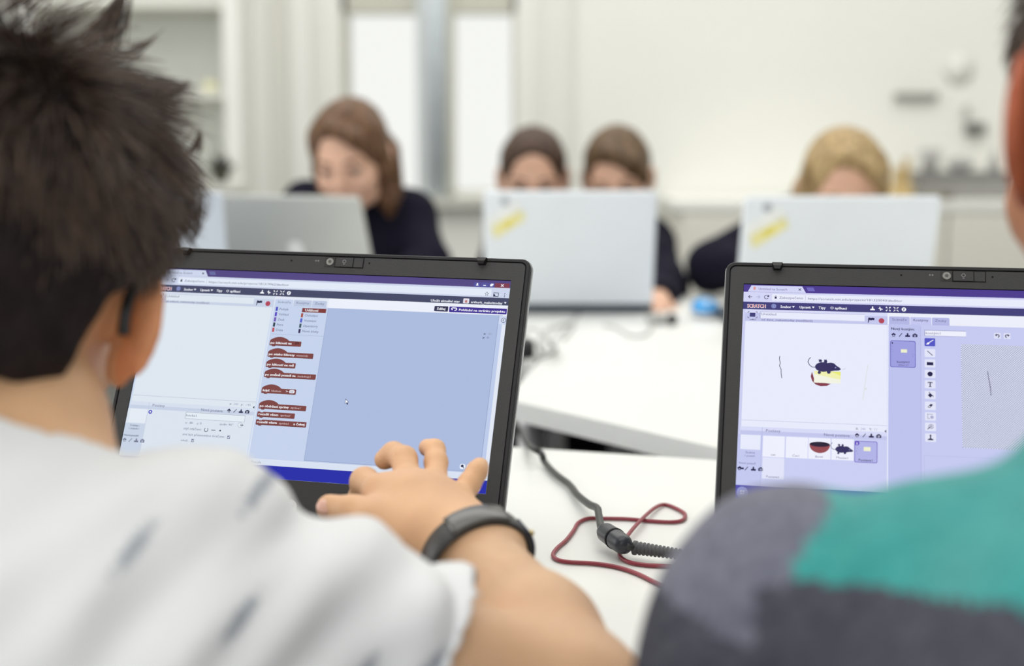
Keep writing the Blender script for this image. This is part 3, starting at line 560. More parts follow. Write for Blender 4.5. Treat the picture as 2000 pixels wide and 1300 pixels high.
    u.rect(492, 134, 596, 722, (190, 195, 238), 5); u.rect(596, 134, 1366, 722, (198, 202, 241), 5); u.line([(596.5, 140), (596.5, 722)], 1.4, (172, 176, 222), 6)
    u.txt('Nový kostým:', 500, 155, 77, 9.5, C['ink'], 6, .03); icon_lib(u, 508, 172, C['ink'], 6, (190, 195, 238))
    u.rr(497, 193, 580, 289, 6, (92, 84, 180), 6); u.rr(499, 195, 578, 287, 5, (158, 160, 224), 7); u.rect(532, 224, 552, 236, (238, 240, 206), 8); u.txt('kostým1', 519, 273, 40, 8, C['ink'], 8, .005); u.txt('200x137', 523, 284, 34, 7, C['dim'], 8, .005); u.txt('1', 502, 205, 4, 6, C['ink'], 8, 0)
    for a in ((505, 215), (504, 226), (506, 233), (570, 240), (571, 248)): u.circ(a[0], a[1], 1.2, C['ink2'], 8, 6)
    u.rect(609, 152, 744, 173, C['ink2'], 6); u.rect(610.5, 153.5, 744, 172, (238, 240, 252), 7); u.txt('kostým1', 613, 167, 48, 9, C['dim'], 8, 0)
    for X, d in ((845, 1), (876, -1)):
        u.rr(X-11, 155, X+11, 176, 3, (222, 224, 246), 6); u.line([(X-5*d, 163), (X+3*d, 161), (X+6*d, 166), (X+2*d, 172)], 3, C['ink'], 7); u.poly([(X-8*d, 163), (X-2*d, 158), (X-2*d, 168)], C['ink'], 7)
    TY = [181, 220, 257, 294, 331, 368, 406, 443, 479, 516]
    for i, y in enumerate(TY):
        u.rr(609, y, 644, y+29, 3, (86, 88, 196) if i == 0 else (226, 228, 247), 6); X, Yc = 626.5, y+15; k = C['ink']
        if i == 0: u.line([(616, Yc+7), (624, Yc+1), (638, Yc-9)], 2.6, W_, 7); u.poly([(614, Yc+8), (620, Yc), (626, Yc+3), (622, Yc+8)], W_, 7)
        if i == 1: u.line([(618, Yc-8), (635, Yc+8)], 2.4, k, 7)
        if i == 2: u.rect(616, Yc-5, 637, Yc+6, k, 7)
        if i == 3: u.circ(X, Yc, 8.5, k, 7)
        if i == 4: u.rect(619, Yc-9, 634, Yc-6.4, k, 7); u.rect(619, Yc-9, 621, Yc-4, k, 7); u.rect(632, Yc-9, 634, Yc-4, k, 7); u.rect(624.7, Yc-9, 628.3, Yc+8, k, 7); u.rect(622, Yc+6.5, 631, Yc+8.5, k, 7)
        if i == 5: u.poly([(X-8, Yc+1), (X, Yc-7), (X+8, Yc+1), (X, Yc+9)], k, 7); u.poly([(X+4, Yc-2), (X+10, Yc+2), (X+10, Yc+8), (X+7, Yc+3)], k, 7); u.line([(X-2, Yc-4), (X-4, Yc-10), (X, Yc-9)], 1.4, k, 7)
        if i == 6: u.poly([(X-9, Yc+4), (X+1, Yc-7), (X+9, Yc-5), (X-1, Yc+7)], k, 7); u.poly([(X-6, Yc+3), (X-3, Yc), (X+1, Yc+2), (X-2, Yc+5)], W_, 8)
        if i == 7:
            for t in range(4): u.rect(617+t*4.6, Yc-9, 619.6+t*4.6, Yc-7, k, 7); u.rect(617, Yc-9+t*4.6, 619, Yc-6.4+t*4.6, k, 7)
            u.rect(621, Yc+6, 624, Yc+8, k, 7); u.circ(X+5, Yc+2, 5.5, (170, 172, 206), 7)
        if i == 8: u.line([(617, Yc+8), (625, Yc)], 2.6, k, 7); u.line([(X+2+8*math.cos(t), Yc-2+7*math.sin(t)) for t in [j*.6 for j in range(11)]], 1.3, k, 7); u.circ(X+2, Yc-2, 3.6, k, 7); u.circ(X+2, Yc-2, 2, (226, 228, 247), 8)
        if i == 9: u.poly([(X-9, Yc+8), (X-9, Yc+5), (X-2, Yc+2), (X-2, Yc-8), (X+2, Yc-8), (X+2, Yc+2), (X+9, Yc+5), (X+9, Yc+8)], k, 7); u.circ(X, Yc-8, 3, k, 7)
    # checkered canvas
    ck = bpy.data.materials.new('screen_checker'); ck.use_nodes = True; n = ck.node_tree.nodes; l = ck.node_tree.links; b = n['Principled BSDF']
    b.inputs['Base Color'].default_value = (0, 0, 0, 1); b.inputs['Specular IOR Level'].default_value = .05; tc = n.new('ShaderNodeTexCoord'); ch = n.new('ShaderNodeTexChecker')
    ch.inputs['Scale'].default_value = 1/(4.0/1366*2*HW); ch.inputs[1].default_value = S(236, 239, 252); ch.inputs[2].default_value = S(142, 148, 186); mpn = n.new('ShaderNodeMapping'); mpn.inputs['Location'].default_value = (0, 0, .5); l.new(tc.outputs['Object'], mpn.inputs[0]); l.new(mpn.outputs[0], ch.inputs[0]); l.new(ch.outputs[0], b.inputs['Emission Color']); b.inputs['Emission Strength'].default_value = 1
    u.use(ck); u.add([u.pt(x, y, 7) for x, y in ((727, 199), (727, 560), (1207, 560), (1207, 199))], [(0, 1, 2, 3)])
    u.line([(811, 292), (813, 312), (816, 331), (819, 352), (820, 376)], 2, (50, 46, 84), 8)
    u.line([(605, 592), (1160, 592)], 1.2, (180, 186, 226), 7); u.line([(606, 592), (606, 700)], 1.2, (180, 186, 226), 7)
    u.rect(0, 722, 1366, 768, (78, 74, 176), 8); u.circ(22, 746, 19, (150, 156, 222), 9)
    for a, b_ in ((-7, -7), (1, -7), (-7, 1), (1, 1)): u.rect(22+a, 746+b_, 28+a, 752+b_, (206, 210, 240), 10)
    return u
def laptop(name, label, loc, yaw, ph, ro, ui, bez, logo):
    t = empty(name, loc, yaw); tag(t, label, 'laptop')
    RUB = mat('rim_rubber', (46, 46, 48), .6, .3, var=.03); L = lidmat(ph, ro)
    lid = MB(); lid.use(SILV).loft([rrect(-.1688, .004, .1688, LT-.0002, .007, -.0105), rrect(-.1697, .003, .1697, LT+.0006, .0075, -.009), rrect(-.1699, .003, .1699, LT+.0008, .0075, -.0045)])
    lid.use(RUB).loft([rrect(-.1690, .003, .1690, LT-.0001, .007, -.005), rrect(-.1690, .003, .1690, LT-.0001, .007, .0002), rrect(-.1682, .0036, .1682, LT-.0009, .0065, .0012), rrect(-.1662, .0050, .1662, LT-.0029, .005, .0012), rrect(-.1660, .0052, .1660, LT-.0031, .005, -.0010)])
    lo = lid.build('lid', None, t); lo.matrix_local = L
    for p in lo.data.polygons: p.use_smooth = False
    BZ = mat('bezel_plastic_'+name, bez, .55, .35, var=.03, scale=15, bump=.12, bscale=900)
    bz = MB(); out = rrect(-.1651, .006, .1651, LT-.0040, .0045, .0010); inn = rrect(-HW-.0002, D0-.0004, HW+.0002, DT+.0004, .0004, .0010)
    bz.use(BZ).loft([rrect(-.1651, .006, .1651, LT-.0040, .0045, -.0008), out, inn], caps=False); bz.use(BLK).loft([inn, rrect(-HW-.0002, D0-.0004, HW+.0002, DT+.0004, .0004, -.0010)], caps=False)
    bz.build('bezel', None, lo)
    o = ui.build('display', None, lo)
    cm = MB(); cm.use(mat('camera_plate', (50, 50, 50), .4)).box((-.0045, MV-.0042, .0009), (.0042, MV+.0042, .0013)); cm.use(mat('camera_ring', (150, 150, 146), .35, .5)).cyl((0, MV, .0012), (0, MV, .0019), .0031, n=28); cm.use(mat('camera_lens', (98, 98, 96), .2, .6)).cyl((0, MV, .0019), (0, MV, .0021), .0013)
    cm.build('webcam', None, lo)
    sh = MB(); sh.use(BLK).box((.0042, MV-.0047, .0008), (.0292, MV+.0047, .00125)); sh.use(BZ).box((.0049, MV-.0040, .0010), (.0199, MV+.0040, .0017)).box((.0206, MV-.0040, .0010), (.0285, MV+.0040, .0014))
    gi = mat('icon_print', (140, 140, 142), .5); sh.use(gi).loft([[(.0125+r*math.cos(a), MV+.0006+r*math.sin(a), .00172+zz) for a in [2*PI*k/16 for k in range(16)]] for r, zz in ((.0016, 0), (.0016, .0001), (.0011, .0001), (.0011, 0))], caps=False); sh.box((.0117, MV-.0021, .0017), (.0133, MV-.0015, .0018))
    sh.build('camera_shutter', None, lo)
    for x in (-.034, .034): MB().cyl((x, MV, .0009), (x, MV, .00115), .0008, n=12).build('microphone_hole', BLK, lo)
    MB().cyl((-.0125, MV+.0006, .0009), (-.0125, MV+.0006, .0011), .0007, n=10).cyl((-.0105, MV+.0006, .0009), (-.0105, MV+.0006, .0011), .0007, n=10).build('indicator_light', gi, lo)
    for x in (-.129, .129):
        lt = MB().loft([[(x-.0045, LT-.0012, 0), (x+.0045, LT-.0012, 0), (x+.0040, LT-.0012, .0045), (x-.0040, LT-.0012, .0045)], [(x-.0040, LT-.0045, 0), (x+.0042, LT-.0045, 0), (x+.0030, LT-.0045, .0060), (x-.0030, LT-.0045, .0060)], [(x-.0028, LT-.0068, .0012), (x+.0030, LT-.0068, .0012), (x+.002, LT-.0068, .0050), (x-.002, LT-.0068, .0050)]])
        lt.build('latch', mat('latch_black', (16, 16, 18), .4), lo)
    if logo:
        lg = MB(); wm = mat('logo_white', (232, 232, 232), .4); dk = mat('logo_cut', (42, 42, 44), .5); cx, cy = -.0013, .0262
        lg.use(wm).cyl((cx, cy, .0009), (cx, cy, .0014), .0063, n=40)
        vs, fs = font_mesh('hp', .012, .32); a = min(v[0] for v in vs); b_ = max(v[0] for v in vs); k = .0080/(b_-a)
        lg.use(dk).add([(cx-.0041+(v[0]-a)*k, cy-.0019+v[1]*k*1.12, .00146) for v in vs], fs)
        lg.add([(cx-.0008, cy+.0063, .00146), (cx-.0019, cy+.0020, .00146), (cx-.0009, cy+.0020, .00146), (cx+.0003, cy+.0063, .00146)], [(0, 1, 2, 3)])
        lg.add([(cx-.0003, cy-.0063, .00146), (cx+.0008, cy-.0063, .00146), (cx+.0018, cy-.0026, .00146), (cx+.0008, cy-.0026, .00146)], [(0, 1, 2, 3)])
        tag(lg.build('logo', None, lo), 'round white maker emblem below the screen')
    bs = MB(); GM = mat('base_graphite', (60, 60, 63), .5, .4, var=.03)
    bs.use(GM).loft([rrect(-.166, -.226, .166, .006, .008, .003), rrect(-.169, -.229, .169, .008, .008, .008), rrect(-.169, -.229, .169, .008, .008, .024), rrect(-.168, -.228, .168, .007, .008, .0255)])
    bs.use(BLK).cyl((-.11, .003, .020), (-.07, .003, .020), .0065).cyl((.07, .003, .020), (.11, .003, .020), .0065)
    for x in (-.14, .14):
        for y in (-.2, -.02): bs.cyl((x, y, 0), (x, y, .004), .008)
    bo = bs.build('base', None, t)
    kb = MB(); kb.use(BLK).box((-.145, -.125, .0252), (.145, -.018, .0260)); kc = mat('key_black', (28, 28, 31), .5, .4); kb.use(kc)
    for r in range(6):
        y = -.122+r*.0173; xs = -.142
        for k in range(15):
            w_ = .0172
            if r == 0 and 4 <= k <= 8:
                if k == 4: kb.box((xs, y, .026), (xs+.0905, y+.0148, .0283), .0008)
            else: kb.box((xs, y, .026), (xs+w_, y+.0148, .0283), .0008)
            xs += .0190
    kb.build('keyboard', None, bo)
    MB().box((-.055, -.205, .0253), (.035, -.150, .0259), .0002).build('touchpad', mat('pad_grey', (48, 48, 51), .4), bo)
    return t
laptop('black_laptop', 'black laptop with a code-block editor open, reached over by the hand with the wristband', (-.176, 1.0742, TZ), -.2192, .4592, .0153, screen_left(), (62, 62, 63), True)
laptop('black_laptop', 'black laptop showing a mouse drawing and paint tools, in front of the teal shirt', (.3146, .9883, TZ), -.1889, .4994, .0046, screen_right(), (66, 68, 76), False)
def back_laptop(label, loc, rz, tilt, w_, h_, col, sticker, base, emblem=False):
    t = empty('laptop', loc, rz); tag(t, label, 'laptop', None); hw = w_/2
    m = MB().use(col).loft([rrect(-hw, .0, hw, h_, .010, .0), rrect(-hw, .0, hw, h_, .010, -.003), rrect(-hw+.003, .003, hw-.003, h_-.003, .010, -.0065)])
    lid = m.build('lid', None, t); lid.matrix_local = lidmat(tilt, 0, .018)
    MB().use(BLK).loft([rrect(-hw+.004, .004, hw-.004, h_-.004, .006, .0002), rrect(-hw+.004, .004, hw-.004, h_-.004, .006, .0008)]).build('bezel', None, lid)
    MB().use(emi((190, 200, 225))).loft([rrect(-hw+.014, .022, hw-.014, h_-.014, .001, .0009), rrect(-hw+.014, .022, hw-.014, h_-.014, .001, .0011)]).build('display', None, lid)
    b = MB().use(base).loft([rrect(-hw+.003, -h_+.006, hw-.003, .004, .010, .003), rrect(-hw, -h_+.003, hw, .007, .012, .007), rrect(-hw, -h_+.003, hw, .007, .012, .016), rrect(-hw+.002, -h_+.005, hw-.002, .005, .011, .0175)])
    for x in (-hw+.03, hw-.03):
        for y in (-h_+.03, -.02): b.cyl((x, y, 0), (x, y, .004), .006)
    bo = b.build('base', None, t)
    k = MB(); k.use(mat('key_black', (28, 28, 31)))
    for r in range(5):
        for c_ in range(12): k.box((-hw+.03+c_*(w_-.06)/12, -.035-r*.019, .0176), (-hw+.03+(c_+.85)*(w_-.06)/12, -.020-r*.019, .0188))
    k.build('keyboard', None, bo)
    if emblem:
        MB().cyl((0, h_*.52, -.0063), (0, h_*.52, -.0070), .017, n=28).build('emblem', mat('emblem_pale', (225, 226, 224), .3), lid)
    if sticker:
        s = MB(); sx = hw-.045; sy = h_-.058
        wv = mat('sticker_white', (240, 241, 238), .5); yl = mat('sticker_yellow', (238, 230, 165), .5); gy = mat('sticker_grey', (170, 174, 180), .5)
        R = lambda P, dx=0, dy=0: [(sx+dx-(a*math.cos(.55)-b_*math.sin(.55)), sy+dy+a*math.sin(.55)*1+b_*math.cos(.55)) for a, b_ in P]
        s.use(wv).prism([(x, y) for x, y in R([(-.036, .004), (.034, .008), (.034, .026), (-.030, .026)])], -.0075, -.0064)
        s.use(yl).prism(R([(-.038, -.016), (.030, -.012), (.034, .006), (-.032, .008)]), -.0078, -.0064)
        s.use(mat('sticker_gold', (226, 212, 100), .5)).prism(R([(-.014, -.008), (.010, -.008), (.010, .004), (-.012, .004)]), -.0080, -.0064)
        s.use(gy).cyl((sx+.006, sy+.040, -.0064), (sx+.006, sy+.040, -.0076), .008, n=14)
        tag(s.build('sticker', None, lid), 'yellow and white sticker near the corner of the lid')
    return t
LG = mat('lid_pale_blue', (226, 231, 237), .45, .4, var=.015, scale=8); LGR = mat('lid_aluminium', (188, 190, 186), .4, .5, metal=.25, var=.015, scale=8); DB = mat('base_dark_blue', (62, 72, 84), .5, .4)
P = onz(1110, 611); back_laptop('pale laptop with a yellow sticker, two children hidden behind it', (P.x, P.y, TZ), PI, .30, .318, .226, LG, True, DB)
back_laptop('pale laptop with a yellow sticker in front of the fair-haired child', (.548, 2.44, TZ), PI+.02, .32, .330, .228, LG, True, DB)
P = onz(604, 612); back_laptop('grey aluminium laptop in front of the long-haired child in navy', (P.x, P.y+.01, TZ), PI-.38, .36, .305, .222, LGR, False, mat('base_silver', (150, 152, 152), .4), True)
back_laptop('pale blue laptop half hidden behind the head with short dark hair', (-.655, 2.47, TZ), PI+.03, .22, .325, .226, mat('lid_blue_grey', (198, 206, 219), .45, .4, var=.015, scale=8), False, DB)
# ------------------------------------------------------------------ small things on the tables
BL = mat('glossy_blue', (60, 160, 228), .15, .6)
P = onz(1380, 623); t = empty('computer_mouse', P); tag(t, 'small glossy blue computer mouse on the white table beside the pale laptop', 'mouse')
child(MB().use(mat('mouse_sole', (210, 212, 214), .5)).ball(P+Vector((0, .03, .008)), (.026, .042, .009)).build('sole', None, None, True), t)
child(MB().use(BL).ball(P+Vector((0, .03, .018)), (.0255, .042, .019)).build('shell', None, None, True), t)
child(MB().use(mat('mouse_wheel', (225, 228, 230), .5)).cyl(P+Vector((-.003, .0, .030)), P+Vector((.003, .0, .030)), .006).build('scroll_wheel', None, None, True), t)
CB = mat('cable_black', (58, 60, 58), .45, .4); CG = mat('cable_grey', (190, 190, 188), .5, .4); CR = mat('cable_red', (146, 52, 66), .4, .5)
def cable(name, pts, r, m, label, cat='cable', root=None):
    o = MB().tube(spline(pts), r, 10).build(name, m, None, True)
    return child(o, root) if root else tag(o, label, cat)
g = lambda x, y, lift=.0: onz(x, y, TZ+lift)
cable('grey_cable', [g(985, 690, .003), g(1012, 660, .004), g(1036, 643, .02), g(1058, 650, .04), g(1078, 672, .03), g(1086, 680, .004), g(1075, 690, .003), g(1050, 698, .003)], .0032, CG, 'pale grey looped cable on the side table beyond the left black laptop')
cable('grey_cable', [g(1058, 690, .004), g(1052, 668, .02), g(1062, 648, .012), g(1085, 638, .004), g(1120, 632, .003), g(1108, 652, .003), g(1100, 662, .003)], .0026, CG, 'thinner grey cable curling from the loop toward the stickered laptop')
P = g(1029, 701, 0); t = empty('power_plug', P); tag(t, 'black power plug lying at the corner of the side table', 'plug')
child(MB().box(P+Vector((-.014, -.0, .0)), P+Vector((.012, .05, .026)), .006).build('body', mat('plug_black', (26, 26, 30), .5), None), t)
child(MB().tube(spline([P+Vector((-.006, .004, .010)), P+Vector((-.016, -.03, -.004)), P+Vector((-.022, -.05, -.08))]), .005, 8).build('cord', mat('plug_black', (26, 26, 30)), None, True), t)
P = g(1296, 634, 0); t = empty('charger_block', P); tag(t, 'grey charger with a dark plug beside the stickered laptop', 'charger')
child(MB().box(P+Vector((-.028, .0, 0)), P+Vector((.010, .05, .016)), .005).build('body', mat('charger_grey', (168, 168, 166), .5), None), t)
child(MB().box(P+Vector((.008, -.008, 0)), P+Vector((.024, .012, .020)), .004).build('plug', mat('charger_dark', (60, 60, 62), .5), None), t)
cable('grey_cable', [P+Vector((-.02, -.002, .006)), g(1262, 652, .003), g(1230, 655, .003), g(1205, 640, .003), g(1180, 634, .003)], .0022, CG, 'thin grey wire leading from the grey charger')
# black power cord with ferrite bead and strain relief, red wire
fb0, fb1 = g(1179, 1036, .014), g(1222, 1066, .014)
t = empty('power_cable', g(1195, 1050)); tag(t, 'dark power cord with a ferrite bead on the front white table', 'cord')
cable('cord', [g(1004, 822, -.10), g(1014, 838, -.05), g(1032, 868, .012), g(1056, 884, .014), g(1064, 902, .006), g(1085, 925, .006), g(1112, 946, .006), g(1128, 966, .008), g(1150, 984, .012), g(1166, 992, .016), g(1170, 1008, .016), fb0+Vector((-.001, .001, 0)), g(1196, 1046, .014)], .0033, CB, None, root=t)
d = (fb1-fb0)
child(MB().tube([fb0-d*.02, fb0+d*.02, fb0+d*.12, fb0+d*.5, fb0+d*.88, fb0+d*.98, fb0+d*1.02], [.004, .0066, .0080, .0083, .0080, .0066, .004], 24).build('ferrite_bead', mat('ferrite_black', (44, 48, 56), .35, .5), None, True), t)
child(MB().tube([fb0+d*.50, fb0+d*.56], [.0087, .0087], 24).build('bead_seam', BLK, None, True), t)
s0, s1 = g(1238, 1069, .010), g(1330, 1082, .010)
cable('cord', [fb1, g(1232, 1067, .012), s0], .0033, CB, None, root=t)
rl = []; rr_ = []
for k in range(49):
    rl.append(s0.lerp(s1, k/48)); rr_.append(.0058 if k < 3 else (.0056 if (k//2) % 2 else .0044)-.0012*k/48)
child(MB().tube(rl, rr_, 16).build('strain_relief', mat('relief_grey', (92, 94, 96), .5), None, True), t)
cable('cord', [s1, g(1380, 1092, .008), g(1420, 1100, .006), g(1430, 1090, .006)], .0033, CB, None, root=t)
z = .002
cable('red_wire', [g(1330, 1106, z), g(1300, 1105, z), g(1262, 1103, z), g(1228, 1097, z), g(1211, 1084, z), g(1216, 1062, .004), g(1230, 1040, .006), g(1252, 1015, .006), g(1278, 992, .004), g(1298, 985, z), g(1322, 993, z), g(1338, 1004, z), g(1333, 1015, z), g(1312, 1019, z), g(1270, 1017, z), g(1225, 1013, z), g(1180, 1012, z), g(1150, 1012, z), g(1130, 1020, z), g(1120, 1036, z), g(1106, 1054, z), g(1088, 1070, z), g(1080, 1083, z), g(1088, 1092, z), g(1110, 1097, z), g(1160, 1100, z), g(1205, 1107, z), g(1245, 1120, z), g(1282, 1138, z), g(1330, 1160, z)], .0017, CR, 'thin dark red wire curling in loops under the power cord', 'wire')
# ------------------------------------------------------------------ people
A = np.array
def nz(P, sc, off=(0, 0, 0)):
    return np.array([noise.noise(Vector((p[0]*sc[0]+off[0], p[1]*sc[1]+off[1], p[2]*sc[2]+off[2]))) for p in P])
def legs(D, hipc, facing, floor=0.0, grow=0, shoes=True, k=.02, seat=.40, drop=None):
    f = A([facing[0], facing[1], 0.]); f /= np.linalg.norm(f); r = A([f[1], -f[0], 0.])
    for q in (-1, 1):
        hp = A(hipc)+r*q*.075; kn = hp+f*seat+r*q*.03+A([0, 0, .02]); an = A([kn[0], kn[1], .08+floor])+f*.02
        D.rc(hp, kn, .078, .052, k=k, grow=grow); D.rc(kn, an, .050, .034, k=.015, grow=grow)
        if shoes: D.rc(an-f*.02-A([0, 0, .04]), an+f*.12-A([0, 0, .05]), .034, .028, k=.02, grow=grow)
# ---- hair flow helper: strands over a scalp ellipsoid
def scalp_roots(Hd, n, keep, c=(0, -.013, .03), r=(.081, .101, .091)):
    out = []
    while len(out) < n:
        v = rng.normal(size=(n, 3)); v /= np.linalg.norm(v, axis=1)[:, None]
        for d in v:
            p = A(c)+d*A(r)
            if keep(p, d): out.append((p, d))
            if len(out) >= n: break
    return out
HAIRD = bpy.data.materials.new('dark_brown_hair'); HAIRD.use_nodes = True
_n = HAIRD.node_tree.nodes; _l = HAIRD.node_tree.links; _p = _n['Principled BSDF']; _hi = _n.new('ShaderNodeHairInfo'); _cr = _n.new('ShaderNodeValToRGB')
_cr.color_ramp.elements[0].color = S(36, 29, 32); _cr.color_ramp.elements[1].color = S(112, 90, 74); _cr.color_ramp.elements[1].position = 1.0
_l.new(_hi.outputs['Random'], _cr.inputs[0]); _l.new(_cr.outputs[0], _p.inputs['Base Color']); _p.inputs['Roughness'].default_value = .42; _p.inputs['Specular IOR Level'].default_value = .5
SCALP = mat('scalp_dark', (38, 30, 30), .8, .2, rgb2=(26, 20, 21), scale=60)
def short_hair(root, Hd, n, keep, length, lift, name='hair', ks=6, rad=.00035, crown=(0, -.03, .12)):
    R = scalp_roots(Hd, n, keep); P = np.zeros((n, ks, 3)); cr = A(crown)
    for i, (p, d) in enumerate(R):
        flow = (p-cr); flow -= d*flow.dot(d); flow /= (np.linalg.norm(flow)+1e-6)
        q = Vector(p*34); clump = A([noise.noise(q), noise.noise(q+Vector((9, 0, 0))), noise.noise(q+Vector((0, 7, 3)))])
        top = max(0, min(1, (p[2]-.02)/.08)); L = length*(.45+.75*top)*(.75+.5*rng.random()); cur = p.copy(); dirv = d*(lift*(.6+.9*top)+.15)+flow*.9+clump*.95*(.4+top)+rng.normal(size=3)*.10
        for k in range(ks):
            P[i, k] = cur; dirv = dirv/np.linalg.norm(dirv); cur = cur+dirv*L/(ks-1); dirv = dirv+flow*.12+A([0, 0, -.10])*(1-top*.6)
    Wp = Hd.c+(P.reshape(-1, 3)*Hd.s)@Hd.M.T
    return strands(name, Wp.reshape(P.shape), rad, HAIRD, root)
# ================= the child at the left, seen from behind
hc = at(-26, 556, .80); HB_ = Head(hc, rotM(-.06, .16, -.20), 1.10, ear=.85, es=1.03)
root = empty('person', (hc.x-.02, .60, 0)); tag(root, 'child with short dark hair and white patterned t-shirt, right arm reaching to the laptop', 'person')
sh = A(at(380, 1134, .70)); el_ = A(at(1120, 1392, .735)); wr = A(at(925, 1078, .895)); shl = A(at(-420, 1110, .62)); nk = A(at(14, 830, .745)); c7 = A(at(-30, 1040, .69))
pel = A([hc.x-.05, .40, .50]); cst = (sh+shl)/2*.5+c7*.5-A([0, .02, .11])
J = lambda x, y, Y: A(at(x, y, Y))
def boy_body(D, g=0, part='body'):
    D.rc(pel, cst, .12, .125, k=.05, grow=g); D.el(cst+A([0, .0, -.03]), (.165, .10, .16), k=.05, grow=g)
    D.rc(shl, c7-A([0, 0, .03]), .052, .055, k=.05, grow=g); D.rc(sh, c7-A([0, 0, .035]), .050, .058, k=.05, grow=g)
D = SDF((-.78, .25, .0), (.16, 1.08, 1.26), .0042)
D2 = SDF((-.14, .60, .70), (.12, 1.06, .90), .0019)
boy_body(D)
D.rc(c7, nk, .052, .045, k=.04); D.rc(nk, hc+Vector(HB_.M@A([0, -.035, -.05])), .046, .050, k=.03); HB_.skin(D)
elL = A([shl[0]-.04, .68, .765]); wrL = A([-.38, .88, .785])
D.rc(shl, elL, .045, .036, k=.03); D.rc(elL, wrL, .035, .022, k=.015); hand_prims(D, wrL, rotM(.15, .1), -1, .8, (.6, .6, .7, .8))
legs(D, pel-A([0, 0, .02]), (0, 1), seat=.36)
mid = sh*.35+el_*.65
for DD in (D, D2):
    DD.rc(sh, el_, .0415, .0375, k=.03)
    fm = el_*.62+wr*.38+A([.004, 0, .004]); DD.rc(el_, fm, .0385, .0335, k=.03); DD.rc(fm, wr, .0335, .0235, k=.02)
    side = A([1, .25, .05]); side /= np.linalg.norm(side); DD.rc(wr-side*.009, wr+side*.009, .0215, k=.02)
# right hand, joints placed one by one: back of the hand towards the viewer
mc = [J(745, 962, .955), J(798, 944, .966), J(851, 950, .965), J(893, 982, .955)]
D = D
for i, m_ in enumerate(mc):
    D2.rc(wr+side*(-.012+.008*i), m_, .0180, (.0118, .0114, .0104, .0094)[i], k=.012)
D2.rc(mc[0], mc[3], .009, .008, k=.012)
D2.rc(J(830, 1040, .92), J(808, 985, .94), .023, .020, k=.02)
fing = [ # joints (pip, dip, tip) and radii
 ([J(712, 940, .982), J(706, 972, .994), J(714, 1004, .988)], (.0104, .0098, .0090, .0080)),
 ([J(789, 896, .990), J(769, 886, 1.004), J(751, 897, 1.006)], (.0098, .0090, .0083, .0075)),
 ([J(852, 902, .990), J(849, 878, 1.002), J(835, 874, 1.010)], (.0084, .0078, .0072, .0066)),
 ([J(916, 945, .972), J(931, 921, .980), J(937, 910, .986)], (.0082, .0076, .0070, .0064))]
for (js, rr), m_ in zip(fing, mc):
    pr = m_
    for j_, (ra, rb) in zip(js, zip(rr, rr[1:])): D2.rc(pr, j_, ra, rb, k=.0045); pr = j_
D2.rc(J(800, 1055, .905), J(735, 1022, .918), .019, .0145, k=.018)
D2.rc(J(740, 1020, .918), J(690, 1002, .930), .0130, .0118, k=.008); D2.rc(J(690, 1002, .930), J(644, 991, .940), .0115, .0092, k=.005)
def merge_hi(D, D2, name, parent):
    # the coarse body and the fine forearm and hand share one surface: cut the coarse one where the fine grid takes over
    pass
bodyv = D
ear_c = HB_.w(.083, -.004, -.004)
def ear_faces(C): return (np.linalg.norm(C-ear_c, axis=1) < .036*HB_.s)*((C-HB_.w(0, 0, 0))@HB_.M[:, 0] > .074*HB_.s)*1
# resample the coarse field into the fine one at the elbow so both meshes meet inside the sleeve
bo = D.mesh('body', [SKIN, SKIN_EAR], root, face_mat=ear_faces)
fo = D2.mesh('forearm', [SKIN], root)
bpy.context.view_layer.update()
def join(a, b):
    me = bpy.data.meshes.new('body'); va = np.zeros(len(a.data.vertices)*3); a.data.vertices.foreach_get('co', va); vb = np.zeros(len(b.data.vertices)*3); b.data.vertices.foreach_get('co', vb)
    la = np.zeros(len(a.data.loops), int); a.data.loops.foreach_get('vertex_index', la); lb = np.zeros(len(b.data.loops), int); b.data.loops.foreach_get('vertex_index', lb)
    fa = [p for p in la.reshape(-1, 4)]; P = np.concatenate([va, vb]).reshape(-1, 3); Q = np.concatenate([la.reshape(-1, 4), lb.reshape(-1, 4)+len(va)//3])
    mi = np.zeros(len(a.data.polygons), int); a.data.polygons.foreach_get('material_index', mi); mi = np.concatenate([mi, np.zeros(len(b.data.polygons), int)])
    me.vertices.add(len(P)); me.loops.add(len(Q)*4); me.polygons.add(len(Q)); me.vertices.foreach_set('co', P.ravel()); me.loops.foreach_set('vertex_index', Q.ravel()); me.polygons.foreach_set('loop_start', np.arange(len(Q))*4)
    me.polygons.foreach_set('use_smooth', [True]*len(Q)); me.update(); me.validate()
    for m in a.data.materials: me.materials.append(m)
    me.polygons.foreach_set('material_index', mi); a.data = me; bpy.data.objects.remove(b)
join(bo, fo)
HB_.features(root, SCALP)
# fingernail on the thumb
nm = MB().ball((0, 0, 0), (.0052, .0066, .0018)); no = nm.build('thumbnail', mat('nail', (232, 186, 168), .3, .5), None, True)
tn = J(634, 989, .9325); no.matrix_world = Matrix.Translation(tn) @ Matrix(rotM(-1.1, -.1, .0)).to_4x4() @ Matrix.Rotation(-1.0, 4, 'Y'); no.parent = root; no.matrix_parent_inverse = Matrix.Translation(-root.location)
